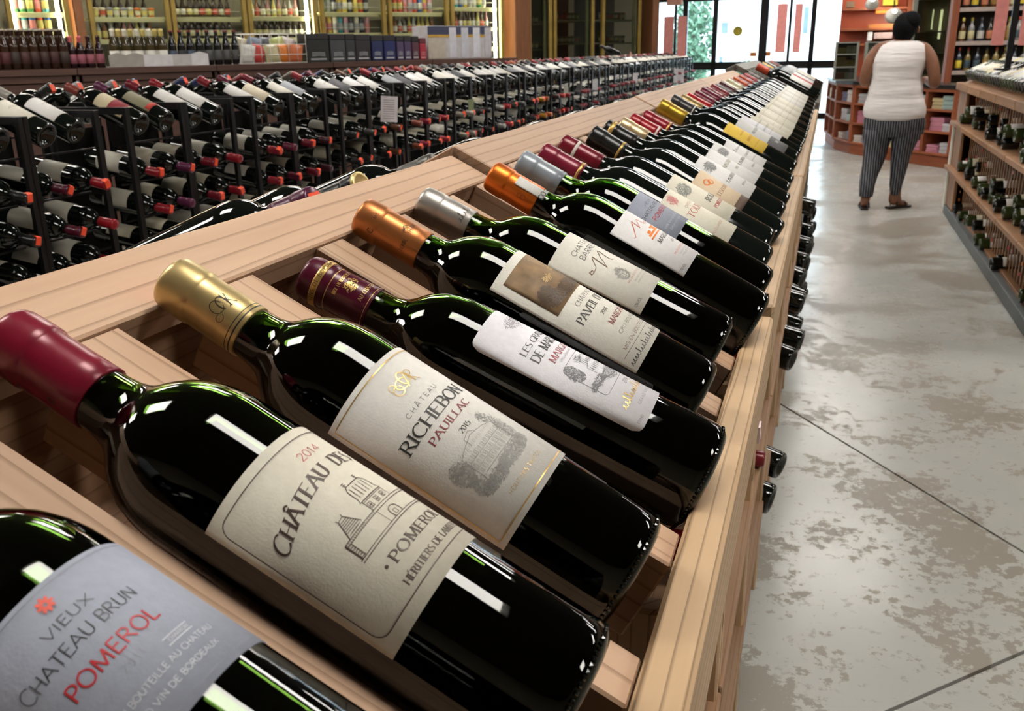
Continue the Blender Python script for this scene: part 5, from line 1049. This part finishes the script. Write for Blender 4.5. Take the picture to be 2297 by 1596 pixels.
for si, py in enumerate((16,92,158)):
    z = px_(2200,py).z; boxb('shelf', (a.x,YP,z-.03), (b.x,YP+.3,z), W_RED, sp, .003); boxb('price_rail', (a.x+.03,YP-.012,z-.05), (b.x,YP,z), CARD, sp, .002, color=(.42,.34,.30))
    for k in range(11):
        x = a.x+.10+.105*k; lc = rp_.choice([(.7,.55,.05),(.55,.2,.1),(.05,.08,.1),(.6,.55,.3),(.35,.2,.05),(.5,.5,.45)]); gc_ = rp_.choice([(.03,.02,.01),(.12,.05,.01),(.25,.18,.05),(.02,.03,.05),(.3,.3,.3)])
        o = obj('spirit_bottle', SPI, T(x,YP+.07+.04*(k % 2),z+.001), None, gc_); tag(o, f"spirit bottle with {cname(lc)} label on the {['top','middle','lower'][si]} spirits shelf, {nth(k)} from the left", 'spirit bottle', f"bottles on the {['top','middle','lower'][si]} spirits shelf"); child('label', SPI_L, o, lc); child('cap', SPI_C, o, rp_.choice([(.6,.5,.1),(.05,.05,.05),(.4,.05,.03)]))

# ------------------------------------------------------------------ walking person
WF = Vector((.075,.997,0)); WR = Vector((.997,-.075,0)); WO = Vector((.535,8.45,0))
def wp(px, py, fwd=0): p = on_plane(px, py, WO, WF); return p+WF*fwd
person = thing('person', T(WO.x,WO.y,0), 'person seen from behind walking away in white sleeveless top and dark striped trousers', 'person')
def ring(py, x0, x1, dep, fwd=0): a, b = wp(x0,py,fwd), wp(x1,py,fwd); return ((a+b)/2, (b-a).length/2, dep, WR, WF)
# body skeleton
SK = [] ; ED = []; RD = []
def J(p, r, par=None):
    SK.append(Vector(p)); RD.append(r)
    if par is not None: ED.append((par,len(SK)-1))
    return len(SK)-1
pel = J(wp(2005,262), .15); ch = J(wp(2012,180), .13, J(wp(2008,220), .13, pel)); sh = J(wp(2022,118), .10, ch); nk = J(wp(2028,92,.01), .052, sh); nk2 = J(wp(2032,80,.025), .055, nk); hd = J(wp(2036,58,.03), .085, nk2); tp = J(wp(2036,42,.02), .07, hd)
nose = J(wp(2040,62,.145), .012, J(wp(2039,60,.10), .05, hd))
def hand(w, fdir, side, par):
    up = Vector((0,0,1)); lat = fdir.cross(up).normalized()*side
    pm = J(w+fdir*.05, .030, par); kn = J(w+fdir*.085, .028, pm)
    for k, L in enumerate((.070,.080,.074,.056)):
        b = w+fdir*.09+lat*(.026-.0175*k); f1 = J(b, .0095, kn); f2 = J(b+fdir*L*.55-up*.01, .0088, f1); J(b+fdir*L*.85-up*.035, .0078, f2)
    t1 = J(w+fdir*.045+lat*.035+up*.005, .012, pm); J(w+fdir*.085+lat*.050-up*.008, .0095, t1)
for side, S in ((-1,((1972,108),(1950,142),(1938,186))),(1,((2074,108),(2092,142),(2098,190)))):
    a = J(wp(*S[0]), .062, sh); b = J(wp(*S[1],-.02), .056, a); e = J(wp(*S[2],-.03), .047, b)
    el = SK[e]; wr = el+WF*.24+Vector((0,0,.03))-WR*side*.06; m_ = J((el+wr)/2, .042, e); w_ = J(wr, .029, m_); hand(wr, (WF-WR*side*.2).normalized(), -side, w_)
feet = []
for (hip, knee, ank, fw, kf, toe) in (((1968,285),(1962,352),(1941,448),-.10,.02,(.25,-.02)),((2040,285),(2020,352),(2006,450),.02,.03,(.17,.17))):
    h_ = J(wp(*hip), .12, pel); k_ = J(wp(*knee,kf), .075, h_); an = wp(*ank,fw); an.z = .085; a_ = J(an, .040, k_)
    d = (WF*toe[0]+WR*toe[1]).normalized(); heel = J(an-d*.045+Vector((0,0,-.045)), .030, a_); md = J(an+d*.07+Vector((0,0,-.052)), .032, a_); J(an+d*.150+Vector((0,0,-.062)), .022, md); feet.append((an, d))
me = bpy.data.meshes.new('person_body'); me.from_pydata([tuple(v-WO) for v in SK], ED, []); body = bpy.data.objects.new('body', me); COL.objects.link(body); body.parent = person; me.materials.append(SKIN)
md = body.modifiers.new('Skin', 'SKIN')
for i, s in enumerate(me.skin_vertices[0].data): s.radius = (RD[i],RD[i]); s.use_root = (i == 0)
md.use_smooth_shade = True; sb = body.modifiers.new('Sub', 'SUBSURF'); sb.levels = 1; sb.render_levels = 2
# blouse
FAB = mat('white_blouse', (.74,.70,.69), rough=.8, var=.04, scale=12); 
def blouse_mat():
    t = FAB.node_tree; N = t.nodes; tc = N.new('ShaderNodeTexCoord'); mp = N.new('ShaderNodeMapping'); mp.inputs['Scale'].default_value = (1.5,1.5,9); wv = N.new('ShaderNodeTexNoise'); wv.inputs['Scale'].default_value = 1.6; wv.inputs['Detail'].default_value = 2
    b = N.new('ShaderNodeBump'); b.inputs['Strength'].default_value = .55; b.inputs['Distance'].default_value = .025; t.links.new(tc.outputs['Object'], mp.inputs[0]); t.links.new(mp.outputs[0], wv.inputs['Vector']); t.links.new(wv.outputs['Fac'], b.inputs['Height']); t.links.new(b.outputs[0], N['Principled BSDF'].inputs['Normal'])
blouse_mat()
bl = [(92,1996,2058,.075),(95,1985,2068,.085),(100,1972,2080,.098),(106,1966,2083,.110),(116,1962,2083,.125),(130,1957,2081,.145),(145,1954,2077,.155),(160,1955,2071,.152),(175,1954,2067,.150),(185,1953,2069,.158),(195,1949,2071,.155),(205,1948,2070,.165),(215,1946,2072,.160),(228,1941,2075,.172),(240,1937,2078,.178),(252,1935,2078,.182),(262,1938,2075,.182),(268,1945,2066,.176)]
me = loft('blouse', [ring(*r) for r in bl], FAB, 32); obj('sleeveless_top', me, T(0,0,0), person)
obj('yoke_seam', tube('seam', [wp(1962+(2081-1962)*k/10, 121+(-2 if k in (4,5,6) else 0), -.132+.085*(abs(k-5)/5)**2) for k in range(1,10)], .003, FAB), T(0,0,0), person)
# trousers
def trouser_mat():
    m, t, p = nt('striped_cloth'); N = t.nodes; tc = N.new('ShaderNodeTexCoord'); wv = N.new('ShaderNodeTexWave'); wv.bands_direction = 'X'; setin(wv, Scale=16, Distortion=1.2, Detail=2.0); wv.inputs['Detail Scale'].default_value = 2
    r = N.new('ShaderNodeValToRGB'); r.color_ramp.elements[0].position = .55; r.color_ramp.elements[0].color = (.016,.016,.019,1); r.color_ramp.elements[1].position = .9; r.color_ramp.elements[1].color = (.19,.19,.22,1)
    t.links.new(tc.outputs['Object'], wv.inputs['Vector']); t.links.new(wv.outputs['Fac'], r.inputs[0]); t.links.new(r.outputs[0], p.inputs['Base Color']); setin(p, Roughness=.85); return m
TRO = trouser_mat()
tro = obj('trousers', loft('seat', [ring(*r) for r in ((256,1941,2073,.165),(270,1937,2077,.17),(285,1936,2076,.168),(298,1940,2072,.155),(306,1955,2058,.13))], TRO, 32), T(0,0,0), person)
for nm, rr in (('trouser_leg',((290,1936,2006,.135,0),(308,1935,2001,.125,0),(330,1937,1993,.108,.01),(350,1936,1988,.098,.01),(372,1934,1979,.088,-.03),(393,1930,1969,.078,-.06),(415,1928,1963,.068,-.09),(436,1928,1959,.055,-.11))),('trouser_leg',((290,2002,2075,.135,0),(308,1999,2063,.125,0),(330,1999,2052,.108,.02),(350,1998,2043,.098,.03),(372,1997,2037,.088,.03),(393,1996,2031,.078,.02),(415,1995,2024,.068,.02),(438,1996,2018,.052,.02)))):
    obj(nm, loft(nm, [ring(*r) for r in rr], TRO, 24), T(0,0,0), person)
# hair, ears, face
def ell(name, c, r, m, n=18):
    return mesh(name, *[(lambda V, F: (V, F))(*sph(c, r, n))][0], m, True)
def sph(c, r, n):
    V = []; F = []
    for i in range(n+1):
        a = pi*i/n
        for k in range(2*n): b = pi*k/n; V.append(Vector(c)+WR*(r[0]*sin(a)*cos(b))+WF*(r[1]*sin(a)*sin(b))+Vector((0,0,r[2]*cos(a))))
    for i in range(n):
        for k in range(2*n): F.append((i*2*n+k, (i+1)*2*n+k, (i+1)*2*n+(k+1) % (2*n), i*2*n+(k+1) % (2*n)))
    return V, F
hair = obj('hair', ell('hair', wp(2029,62,.0), (.090,.105,.118), HAIR), T(0,0,0), person); obj('hair_bun', ell('bun', wp(2043,47,-.01), (.074,.085,.076), HAIR), T(0,0,0), hair)
for px in (2012,2060): obj('ear', ell('ear', wp(px,66,.04), (.010,.018,.026), SKIN, 8), T(0,0,0), person)
for px in (2031,2046): obj('eye', ell('eye', wp(px,58,.125), (.010,.006,.006), mat('eye_white', (.7,.7,.7), rough=.3), 8), T(0,0,0), person)
obj('mouth', ell('mouth', wp(2040,70,.125), (.022,.008,.006), mat('lips', (.25,.06,.05), rough=.4), 8), T(0,0,0), person)
for an, d in feet:
    lat = Vector((d.y,-d.x,0)); pts = []; V = []
    o_ = [(-.075,.022),(-.06,.030),(0,.032),(.06,.037),(.13,.044),(.165,.034),(.178,.012)]
    out = [an+d*x+lat*w for x, w in o_]+[an+d*x-lat*w for x, w in reversed(o_)]
    for z in (.002,.018): V += [Vector((p.x,p.y,z)) for p in out]
    k = len(out); so = obj('sandal', mesh('sole', V, [tuple(range(k))[::-1], tuple(range(k,2*k))]+[(i,(i+1) % k,(i+1) % k+k,i+k) for i in range(k)], LEATHER), T(0,0,0), person)
    for x, hgt in ((.10,.045),(.0,.085)): obj('strap', tube('strap', [an+d*x+lat*.040*cos(pi*j/8)+Vector((0,0,-an.z+.012+hgt*sin(pi*j/8))) for j in range(9)], .006, LEATHER), T(0,0,0), so)
